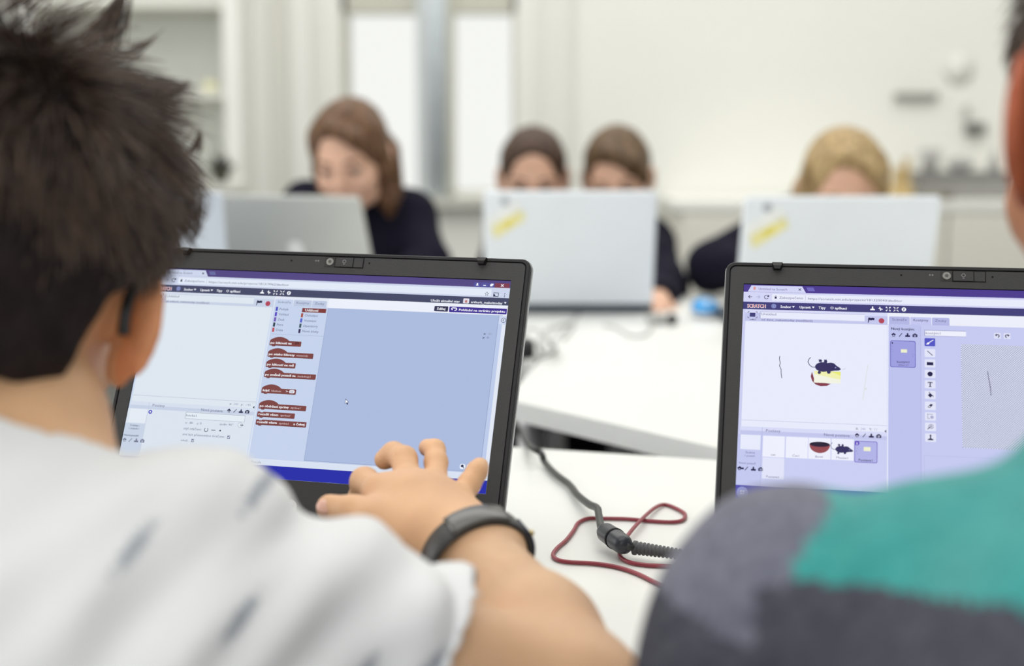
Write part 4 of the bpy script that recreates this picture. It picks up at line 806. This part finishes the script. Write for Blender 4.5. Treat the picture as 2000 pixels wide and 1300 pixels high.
# hair: dark cap and strands
def keepb(p, d):
    y, z = p[1], p[2]
    if z < -.062 + .10*max(0, y+.02): return False
    if abs(p[0]) > .050 and z < .022 and y > -.066: return False
    return z > (.045 if y > .055 else -.2)
Dh = SDF(hc-Vector((.13, .15, .14)), hc+Vector((.13, .15, .16)), .003)
Dh.el(HB_.w(0, -.014, .031), HB_.r(.0835, .104, .094), HB_.M, k=.01); Dh.el(HB_.w(0, -.045, -.015), HB_.r(.070, .067, .060), HB_.M, k=.03)
Dh.el(HB_.w(0, .085, -.02), HB_.r(.10, .075, .075), HB_.M, k=.01, op='s')
for q in (-1, 1): Dh.el(HB_.w(q*.088, -.012, -.036), HB_.r(.042, .062, .054), HB_.M, k=.01, op='s')
Dh.cut(HB_.w(0, -.09, -.041), HB_.M@A([0, -.2, -1]))
Dh.mesh('hair', [SCALP], root, disp=lambda P: .004*nz(P, (60, 60, 60)))
short_hair(root, HB_, 15000, keepb, .033, .42, 'hair_strands', 6, .00045)
# a few long locks that stick out of the outline
SP = []
for (a_, b_, c_, nS, w_) in ((J(195, 75, .85), J(228, 25, .85), J(246, -22, .85), 130, .006), (J(330, 178, .85), J(350, 176, .85), J(374, 158, .85), 30, .003), (J(10, 5, .83), J(70, -30, .83), J(140, -45, .83), 60, .01), (J(380, 290, .85), J(392, 270, .85), J(388, 250, .85), 20, .003), (J(255, 105, .85), J(285, 95, .85), J(318, 60, .85), 10, .003), (J(372, 400, .85), J(383, 440, .85), J(375, 470, .85), 30, .004)):
    for i in range(nS):
        o_ = rng.normal(size=3)*w_; ln = .55+.5*rng.random(); row = []
        for t in np.linspace(0, 1, 6): t2 = t*ln; row.append((a_*(1-t2)**2+2*b_*t2*(1-t2)+c_*t2*t2)+o_*(1-.75*t)+A([0, 0, 0]))
        SP.append(row)
strands('stray_locks', A(SP), .00045, HAIRD, root)
# glasses ear piece
gb = MB().tube(spline([HB_.w(.070, .075, .010), HB_.w(.074, .04, .014), HB_.w(.078, .012, .020), J(282, 548, .786), J(258, 570, .778), J(246, 608, .772), J(241, 655, .770)]), .0034, 8)
gb.tube(spline([HB_.w(-.076, .075, .012), HB_.w(-.080, .03, .014), HB_.w(-.0785, .002, .016), HB_.w(-.0765, -.016, .008), HB_.w(-.0735, -.030, -.028)]), .0036, 8)
for q in (-1, 1): gb.tube([HB_.w(q*.035+.026*math.cos(t), .104, .004+.019*math.sin(t)) for t in [2*PI*k/16 for k in range(17)]], .0018, 6); gb.tube([HB_.w(q*.061, .104, .01), HB_.w(q*.070, .090, .011), HB_.w(q*.071, .074, .011)], .0018, 6)
gb.tube([HB_.w(-.010, .104, .006), HB_.w(0, .109, .010), HB_.w(.010, .104, .006)], .0016, 6)
tag(child(gb.build('glasses', mat('glasses_black', (18, 18, 20), .35, .5), None, True), root), 'black glasses hooked behind the ear')
# t-shirt
TS = bpy.data.materials.new('white_printed_jersey'); TS.use_nodes = True; n = TS.node_tree.nodes; l = TS.node_tree.links; b = n['Principled BSDF']; b.inputs['Roughness'].default_value = .9; b.inputs['Specular IOR Level'].default_value = .15; b.inputs['Sheen Weight'].default_value = .2
tc = n.new('ShaderNodeTexCoord'); mp = n.new('ShaderNodeMapping'); m0 = n.new('ShaderNodeMapping'); m0.inputs['Rotation'].default_value = (0, -.65, 0); l.new(tc.outputs['Object'], m0.inputs[0]); sx = n.new('ShaderNodeSeparateXYZ'); cb_ = n.new('ShaderNodeCombineXYZ'); l.new(m0.outputs[0], sx.inputs[0]); l.new(sx.outputs[0], cb_.inputs[0]); l.new(sx.outputs[2], cb_.inputs[1]); mp.inputs['Scale'].default_value = (34, 14, 1); l.new(cb_.outputs[0], mp.inputs[0])
vo = n.new('ShaderNodeTexVoronoi'); vo.voronoi_dimensions = '2D'; vo.inputs['Scale'].default_value = 1.0; vo.inputs['Randomness'].default_value = .75; l.new(mp.outputs[0], vo.inputs['Vector'])
nn = n.new('ShaderNodeTexNoise'); nn.inputs['Scale'].default_value = 300; l.new(tc.outputs['Object'], nn.inputs['Vector'])
ad = n.new('ShaderNodeMath'); ad.operation = 'ADD'; ml = n.new('ShaderNodeMath'); ml.operation = 'MULTIPLY'; ml.inputs[1].default_value = .22; l.new(nn.outputs[0], ml.inputs[0]); l.new(vo.outputs['Distance'], ad.inputs[0]); l.new(ml.outputs[0], ad.inputs[1])
r1 = n.new('ShaderNodeMapRange'); r1.inputs[1].default_value = .28; r1.inputs[2].default_value = .18; l.new(ad.outputs[0], r1.inputs[0])
mx = n.new('ShaderNodeMix'); mx.data_type = 'RGBA'; mx.inputs[6].default_value = S(224, 225, 227); mx.inputs[7].default_value = S(160, 165, 174); sp = n.new('ShaderNodeSeparateColor'); l.new(vo.outputs['Color'], sp.inputs[0]); gt = n.new('ShaderNodeMath'); gt.operation = 'GREATER_THAN'; gt.inputs[1].default_value = .55; l.new(sp.outputs[0], gt.inputs[0]); mm = n.new('ShaderNodeMath'); mm.operation = 'MULTIPLY'; l.new(gt.outputs[0], mm.inputs[0]); l.new(r1.outputs[0], mm.inputs[1]); l.new(mm.outputs[0], mx.inputs[0]); l.new(mx.outputs[2], b.inputs['Base Color'])
bp = n.new('ShaderNodeBump'); bp.inputs['Strength'].default_value = .25; bp.inputs['Distance'].default_value = .001; n3 = n.new('ShaderNodeTexNoise'); n3.inputs['Scale'].default_value = 700; l.new(tc.outputs['Object'], n3.inputs['Vector']); l.new(n3.outputs[0], bp.inputs['Height']); l.new(bp.outputs[0], b.inputs['Normal'])
T = SDF((-.80, .22, .40), (.14, .92, 1.02), .0040)
boy_body(T, .010)
ax_ = (el_-sh); ax_ /= np.linalg.norm(ax_)
hem = sh+(el_-sh)*.70
T.rc(sh, hem+ax_*.05, .051, .0470, k=.03); T.rc(shl, elL, .060, .058, k=.05)
T.rc(c7+A([0, 0, -.01]), c7*.45+nk*.55, .064, .060, k=.03)
# sleeve mouth: cut square to the picture's slanted hem, hollow inside
hn = A(at(950, 1150, .72))-A(at(868, 1305, .72)); vdir = A([0, 1, 0.]); hnorm = np.cross(hn, vdir); hnorm = hnorm/np.linalg.norm(hnorm); hnorm = hnorm if hnorm.dot(ax_) > 0 else -hnorm
hp = A(at(915, 1222, .72))
def planecut(F, p, nrm, near, R):
    sl, X, Y, Z = F.blk(A(near)-R, A(near)+R, 0); d = ((X-p[0])*nrm[0]+(Y-p[1])*nrm[1]+(Z-p[2])*nrm[2]).astype(np.float32)
    F.F[sl] = np.maximum(F.F[sl], d)
planecut(T, hp, hnorm, hp+ax_*.03, .12)
T.rc(sh+(el_-sh)*.45, el_, .044, .0445, k=.004, op='s')
T.rc(c7, nk+(nk-c7)*.6, .056, .053, k=.006, op='s')
ncut = (nk-c7)/np.linalg.norm(nk-c7); planecut(T, c7*.62+nk*.38+A([0, 0, .0]), ncut, nk, .10)
def folds(P):
    d = P-sh; s_ = d@ax_
    a = nz(P, (9, 9, 9)); w1 = nz(P+a[:, None]*.02, (30, 6, 16)); w2 = nz(P@rotM(0, .0, .8), (10, 10, 42), (3, 1, 2)); w3 = nz(P, (16, 16, 16), (5, 5, 5))
    m = np.clip((s_+.02)/.12, 0, 1)*np.clip(1.2-np.abs(P[:, 0]+.08)/.25, 0, 1)
    return .006*w3+.0110*w2*(.5+m)+.004*w1-.001
T.mesh('t_shirt', [TS], root, disp=folds)
TR = SDF((-.75, .2, .0), (.1, 1.0, .68), .006); TR.rc(pel, pel+A([0, 0, .08]), .13, k=.04); legs(TR, pel-A([0, 0, .02]), (0, 1), grow=.010, seat=.36); TR.mesh('trousers', [mat('dark_denim', (40, 44, 60), .9, .2)], root)
# wristband
wb_ = empty('smart_band', J(935, 1045, .89)); tag(wb_, 'charcoal rubber smart band worn on the wrist of the reaching arm', 'wristband')
axw = (wr-fm)/np.linalg.norm(wr-fm); cb = wr-axw*.006
uu = side-axw*side.dot(axw); uu /= np.linalg.norm(uu); vv = np.cross(uu, axw)
def ring(w0, w1, a0, a1, ro, ri, nseg=40, cr=1.0, off=0.0):
    R = []
    for k in range(nseg+1):
        t = a0+(a1-a0)*k/nseg; ww = w0+(w1-w0)*(.5+.5*math.cos(t*1.0-PI/2)) if False else w0
        cx = cb+axw*(off+.004*math.cos(t)); ru = A([math.cos(t), math.sin(t)])
        pt = lambda r, s_: cx+(uu*ru[0]*(r+.0072)+vv*ru[1]*r)+axw*s_
        R.append([pt(ri, -ww), pt(ri, ww), pt(ro-.001, ww), pt(ro, ww*.8), pt(ro, -ww*.8), pt(ro-.001, -ww)])
    return R
sg = 1 if (vv[2] > 0) else -1
bm = MB().loft(ring(.0110, .0110, 0, 2*PI, .0300, .0270), caps=False); child(bm.build('strap', mat('charcoal_rubber', (54, 54, 54), .45, .45, var=.05), None, True), wb_)
bm = MB().loft(ring(.0108, .0108, sg*PI/2-.55, sg*PI/2+.55, .0322, .0296, 12)); child(bm.build('screen', mat('band_screen', (78, 78, 76), .3, .6), None, True), wb_)
bm = MB().loft(ring(.0092, .0092, -.75, .55, .0316, .0296, 10, off=-.002)); child(bm.build('strap_end', mat('navy_rubber', (34, 40, 62), .45, .4), None, True), wb_)
cx = cb+uu*(.0360)+vv*sg*.0120-axw*.004; child(MB().ball(tuple(cx), (.0022, .0022, .0022)).build('stud', mat('brass_stud', (196, 176, 120), .3, .5, metal=.7), None, True), wb_)
# ================= the person at the right edge, seen from behind
hr = at(2374, 250, .66); HR = Head(hr, rotM(-.05, .10, -.06), 1.12, ear=.7, es=1.08)
root = empty('person', (hr.x, .45, 0)); tag(root, 'dark-haired person in a grey and teal top, seated before the right black laptop', 'person')
shR = A(at(1585, 1265, .60)); nkR = A([hr.x-.0, .575, .965]); c7R = A([hr.x-.01, .545, .915]); shRR = A([hr.x+.17, .55, .85]); pelR = A([hr.x+.0, .26, .50]); cstR = c7R-A([0, .06, .14])
elR = A(at(1420, 1640, .58)); wrR = A([.20, .82, .79])
def right_body(D, g=0):
    D.rc(pelR, cstR, .13, .14, k=.05, grow=g); D.el(cstR, (.185, .105, .17), k=.05, grow=g)
    D.rc(shR, c7R-A([0, 0, .045]), .060, .070, k=.05, grow=g); D.rc(shRR, c7R-A([0, 0, .045]), .060, .070, k=.05, grow=g)
    D.rc(shR, elR, .058, .045, k=.03, grow=g); D.rc(elR, wrR, .042, .026, k=.02, grow=g)
    eR = shRR+A([.05, .05, -.14]); D.rc(shRR, eR, .055, .045, k=.03, grow=g); D.rc(eR, eR+A([-.05, .2, .03]), .042, .026, k=.02, grow=g)
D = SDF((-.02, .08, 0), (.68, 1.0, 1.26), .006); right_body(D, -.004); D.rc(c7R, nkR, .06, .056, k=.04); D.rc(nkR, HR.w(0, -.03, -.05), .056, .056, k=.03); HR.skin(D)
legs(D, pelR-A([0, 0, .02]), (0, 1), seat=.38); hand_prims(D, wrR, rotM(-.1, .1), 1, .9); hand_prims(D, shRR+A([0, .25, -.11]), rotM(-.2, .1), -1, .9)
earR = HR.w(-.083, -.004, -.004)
D.mesh('body', [mat('skin_shade_tone', (196, 132, 96), .55, .35, sss=.15), mat('skin_flushed_shade', (186, 98, 66), .55, .35, sss=.15)], root, face_mat=lambda C: (np.linalg.norm(C-earR, axis=1) < .05)*1)  # skin darkened in the colour for the shade on this figure, ear also flushed
HR.features(root, SCALP)
Dh = SDF(hr-Vector((.14, .16, .15)), hr+Vector((.14, .16, .17)), .004); Dh.el(HR.w(0, -.014, .032), HR.r(.081, .101, .090), HR.M, k=.01); Dh.el(HR.w(0, -.045, -.015), HR.r(.068, .064, .058), HR.M, k=.03)
Dh.el(HR.w(0, .085, -.02), HR.r(.10, .075, .075), HR.M, k=.01, op='s')
for q in (-1, 1): Dh.el(HR.w(q*.085, .020, -.045), HR.r(.036, .040, .048), HR.M, k=.01, op='s')
Dh.mesh('hair', [SCALP], root, disp=lambda P: .004*nz(P, (50, 50, 50)))
short_hair(root, HR, 3500, keepb, .022, .2, 'hair_strands', 5, .0005)
HE = mat('heather_grey_jersey', (116, 117, 132), .95, .1, rgb2=(92, 93, 108), scale=160, sheen=.2); TE = mat('teal_jersey', (66, 156, 152), .95, .1, rgb2=(56, 144, 142), scale=90, sheen=.2); DG = mat('charcoal_jersey', (84, 84, 93), .95, .1, rgb2=(68, 68, 78), scale=160); NV = mat('navy_cuff', (44, 46, 84), .95, .1)
T = SDF((-.06, .05, .42), (.70, .98, 1.04), .005); right_body(T, .008); T.rc(c7R, c7R*.5+nkR*.5, .070, .066, k=.03); T.rc(c7R, nkR+(nkR-c7R), .062, .058, k=.006, op='s')
nc = (nkR-c7R)/np.linalg.norm(nkR-c7R); planecut(T, c7R*.6+nkR*.4, nc, nkR, .1)
raX = at(1800, 930, .57); raB = at(1505, 1165, .57)
def fm_(C):
    x, z = hr.x-np.abs(C[:, 0]-hr.x), C[:, 2]+.006*np.sin(C[:, 0]*40); t = np.clip((raX.z-z)/(raX.z-raB.z), 0, 3); seam = raX.x+(raB.x-raX.x)*np.sin(np.minimum(t, 1)*PI/2)
    low = z+.33*(C[:, 1]-.57) < raB.z
    m = np.where(x > seam, 1, 0); m = np.where((low & (x > raB.x-.012)) | ((x <= raB.x) & (z < raB.z-.018+.4*(raB.x-x))), 2, m); m = np.where((C[:, 1] > .66) & (m == 1) & (x < .2), 0, m)
    return m
T.mesh('raglan_top', [HE, TE, DG, NV], root, disp=lambda P: .010*nz(P, (11, 11, 11))+.012*nz(P, (24, 7, 5), (2, 3, 4)), face_mat=fm_)
TR = SDF((.05, .05, 0), (.65, .95, .68), .008); TR.rc(pelR, pelR+A([0, 0, .08]), .14, k=.04); legs(TR, pelR-A([0, 0, .02]), (0, 1), grow=.012, seat=.38); TR.mesh('trousers', [mat('dark_denim', (40, 44, 60))], root)
# ================= the four at the back
def hairmat(name, c1, c2):
    m = mat(name, c1, .5, .25, rgb2=c2, scale=1.0, stretch=(110, 110, 14)); return m
NAVY = mat('navy_knit', (30, 29, 42), .95, .1, rgb2=(24, 23, 36), scale=80, sheen=.0)
JEAN = mat('black_denim', (26, 27, 34), .9, .1)
def back_person(label, hpos, yaw, pitch, roll, sc, hm, brow, style, shL, shRt, elL_, elR_, wL, wR, cloth, ylean=.16, fat=0, hands=((.5,)*4, (.5,)*4)):
    Hd = Head(hpos, rotM(PI+yaw, pitch, roll), sc); h = A(hpos)
    root = empty('person', (h[0], h[1]+ylean+.08, 0)); tag(root, label, 'person')
    shL, shRt, elL_, elR_, wL, wR = map(A, (shL, shRt, elL_, elR_, wL, wR)); c7 = (shL+shRt)/2+A([0, .015, .035]); pel = A([(shL[0]+shRt[0])/2, c7[1]+.14, .52]); cst = (shL+shRt)/2-A([0, -.01, .14])
    def tor(D, g=0):
        D.rc(pel, cst, .11, .115, k=.05, grow=g); D.el(cst, (.14, .09, .16), k=.05, grow=g)
        for s_ in (shL, shRt): D.rc(s_, c7-A([0, 0, .03]), .043, .048, k=.05, grow=g)
        for s_, e_, w_ in ((shL, elL_, wL), (shRt, elR_, wR)): D.rc(s_, e_, .042+fat, .036+fat, k=.03, grow=g); D.rc(e_, e_*.1+w_*.9, .035+fat, .024, k=.02, grow=g)
    lo = np.minimum.reduce([shL, shRt, elL_, elR_, wL, wR, h, pel]); hi = np.maximum.reduce([shL, shRt, elL_, elR_, wL, wR, h, pel])
    D = SDF((lo[0]-.16, min(lo[1]-.22, pel[1]-.55), 0), (hi[0]+.16, hi[1]+.2, h[2]+.16), .0065); tor(D, -.004)
    nb = Hd.w(0, -.035, -.055); D.rc(c7, nb, .046, .045, k=.03); Hd.skin(D)
    for w_, e_, sd, cu in ((wL, elL_, 1, hands[0]), (wR, elR_, -1, hands[1])):
        d = w_-e_; y_ = math.atan2(d[0], d[1]); D.rc(e_, w_, .03, .020, k=.01); hand_prims(D, w_, rotM(y_, .05), -sd, .85, cu)
    legs(D, pel-A([0, 0, .02]), (0, -1), seat=.38)
    D.mesh('body', [SKIN_PALE], root)
    Hd.features(root, brow)
    H_ = SDF(h-.30, h+.22, .0045)
    H_.el(Hd.w(0, -.014, .031), Hd.r(.0775, .097, .0865), Hd.M, k=.01)
    if style == 'long':
        for q in (-1, 1):
            H_.rc(Hd.w(q*.054, .01, .05), Hd.w(q*.068, .006, -.03), .022*sc, .019*sc, k=.03); H_.rc(Hd.w(q*.068, .006, -.03), Hd.w(q*.067, .012, -.10), .019*sc, .019*sc, k=.02); H_.rc(Hd.w(q*.067, .012, -.10), Hd.w(q*.062, .012, -.135), .021*sc, .010*sc, k=.02)
        H_.rc(Hd.w(-.04, -.065, -.03), Hd.w(-.04, -.07, -.15), .045*sc, .03*sc, k=.03); H_.rc(Hd.w(.04, -.065, -.03), Hd.w(.04, -.07, -.15), .045*sc, .03*sc, k=.03)
        H_.el(Hd.w(0, .100, -.010), Hd.r(.060, .078, .102), Hd.M, k=.010, op='s')
        H_.el(Hd.w(0, -.014, .030), Hd.r(.070, .086, .078), Hd.M, k=.004, op='s'); H_.el(Hd.w(0, .03, -.03), Hd.r(.058, .060, .10), Hd.M, k=.01, op='s')
        H_.rc(Hd.w(.018, .060, .090), Hd.w(-.034, .066, .066), .013*sc, .012*sc, k=.02); H_.rc(Hd.w(-.034, .066, .066), Hd.w(-.066, .035, .02), .012*sc, .012*sc, k=.02)
    else:
        H_.el(Hd.w(0, -.055, -.01), Hd.r(.066, .058, .07), Hd.M, k=.03)
        if style == 'tied':
            H_.el(Hd.w(0, .106, -.005), Hd.r(.072, .074, .094), Hd.M, k=.012, op='s'); H_.rc(Hd.w(0, -.105, .01), Hd.w(0, -.12, -.10), .026*sc, .012*sc, k=.02)
        else:
            H_.el(Hd.w(.014, .106, -.010), Hd.r(.068, .073, .092), Hd.M, k=.012, op='s'); H_.rc(Hd.w(.012, .062, .085), Hd.w(-.040, .060, .058), .013*sc, .013*sc, k=.03); H_.rc(Hd.w(-.040, .060, .058), Hd.w(-.068, .02, -.01), .013*sc, .014*sc, k=.02)
        for q in (-1, 1): H_.el(Hd.w(q*.085, .012, -.03), Hd.r(.028, .034, .034), Hd.M, k=.01, op='s')
        H_.cut(Hd.w(0, -.05, -.07), -(Hd.M@A([0, -.1, 1])) if False else Hd.M@A([0, .2, 1])) if False else None
    H_.mesh('hair', [hm], root, disp=lambda P: .0022*nz((P-h)@Hd.M, (90, 90, 12)))
    T = SDF((lo[0]-.17, lo[1]-.17, .40), (hi[0]+.17, hi[1]+.22, c7[2]+.09), .0065); tor(T, .008); T.rc(c7, c7*.3+nb*.7, .058, .054, k=.02)
    T.rc(c7, nb+(nb-c7), .049, .047, k=.005, op='s'); nc = (nb-c7)/np.linalg.norm(nb-c7); planecut(T, c7*.40+nb*.60, nc, nb, .09)
    for e_, w_ in ((elL_, wL), (elR_, wR)): T.rc(e_*.35+w_*.65, w_+(w_-e_)*.2, .027, .024, k=.004, op='s')
    T.mesh('jumper', [cloth], root, disp=lambda P: .006*nz(P, (14, 14, 14)))
    TR = SDF((pel[0]-.25, pel[1]-.55, 0), (pel[0]+.25, pel[1]+.2, .68), .009); TR.rc(pel, pel+A([0, 0, .06]), .12, k=.04); legs(TR, pel-A([0, 0, .02]), (0, -1), grow=.012, seat=.38); TR.mesh('trousers', [JEAN], root)
    return root, Hd
r1, H1 = back_person('long-haired child in a navy jumper bending over the grey laptop', at(686, 303, 2.93), .20, .42, -.06, .975,
    hairmat('light_brown_hair', (118, 86, 58), (72, 50, 38)), mat('brow_brown', (110, 82, 62), .8), 'long', at(600, 405, 3.06), at(800, 420, 3.06), at(560, 500, 2.96), at(838, 520, 2.94), at(600, 560, 2.84), at(735, 560, 2.82), NAVY)
child(MB().lathe([(.001, 0), (.014, 0), (.014, .004), (.001, .005)], (0, 0, 0)).build('pendant', mat('dull_silver', (128, 128, 132), .4, .5, metal=.4), None, True), r1)
pd = [o for o in r1.children if o.name.startswith('pendant')][0]; pd.matrix_world = Matrix.Translation(at(741, 412, 2.905)) @ Matrix.Rotation(PI/2, 4, 'X')
back_person('child with brown hair tied back, only forehead showing above the stickered laptop', at(1041, 347, 3.25), .02, .28, 0, .98,
    hairmat('mid_brown_hair', (86, 64, 50), (54, 40, 33)), mat('brow_dark', (84, 62, 52), .8), 'tied', at(1000, 445, 3.36), at(1092, 445, 3.36), at(1006, 560, 3.22), at(1088, 560, 3.22), at(985, 585, 3.0), at(1075, 585, 3.0), NAVY)
back_person('child with side-swept light brown hair looking down behind the stickered laptop', at(1206, 346, 3.25), .16, .36, -.05, .98,
    hairmat('side_brown_hair', (114, 90, 62), (68, 51, 39)), mat('brow_light', (120, 92, 70), .8), 'swept', at(1152, 450, 3.34), at(1268, 470, 3.3), at(1155, 570, 3.2), at(1303, 560, 3.0), at(1160, 590, 3.0), at(1283, 585, 2.80), NAVY)
back_person('fair-haired child bending low behind the right stickered laptop, elbow on the table', at(1646, 372, 2.98), .06, .34, .04, 1.10,
    hairmat('fair_hair', (188, 162, 116), (128, 104, 70)), mat('brow_fair', (160, 130, 98), .8), 'long', at(1540, 440, 3.12), at(1735, 455, 3.12), at(1392, 520, 3.00), at(1745, 530, 3.0), at(1520, 515, 2.84), at(1700, 540, 2.82), NAVY, fat=.010)
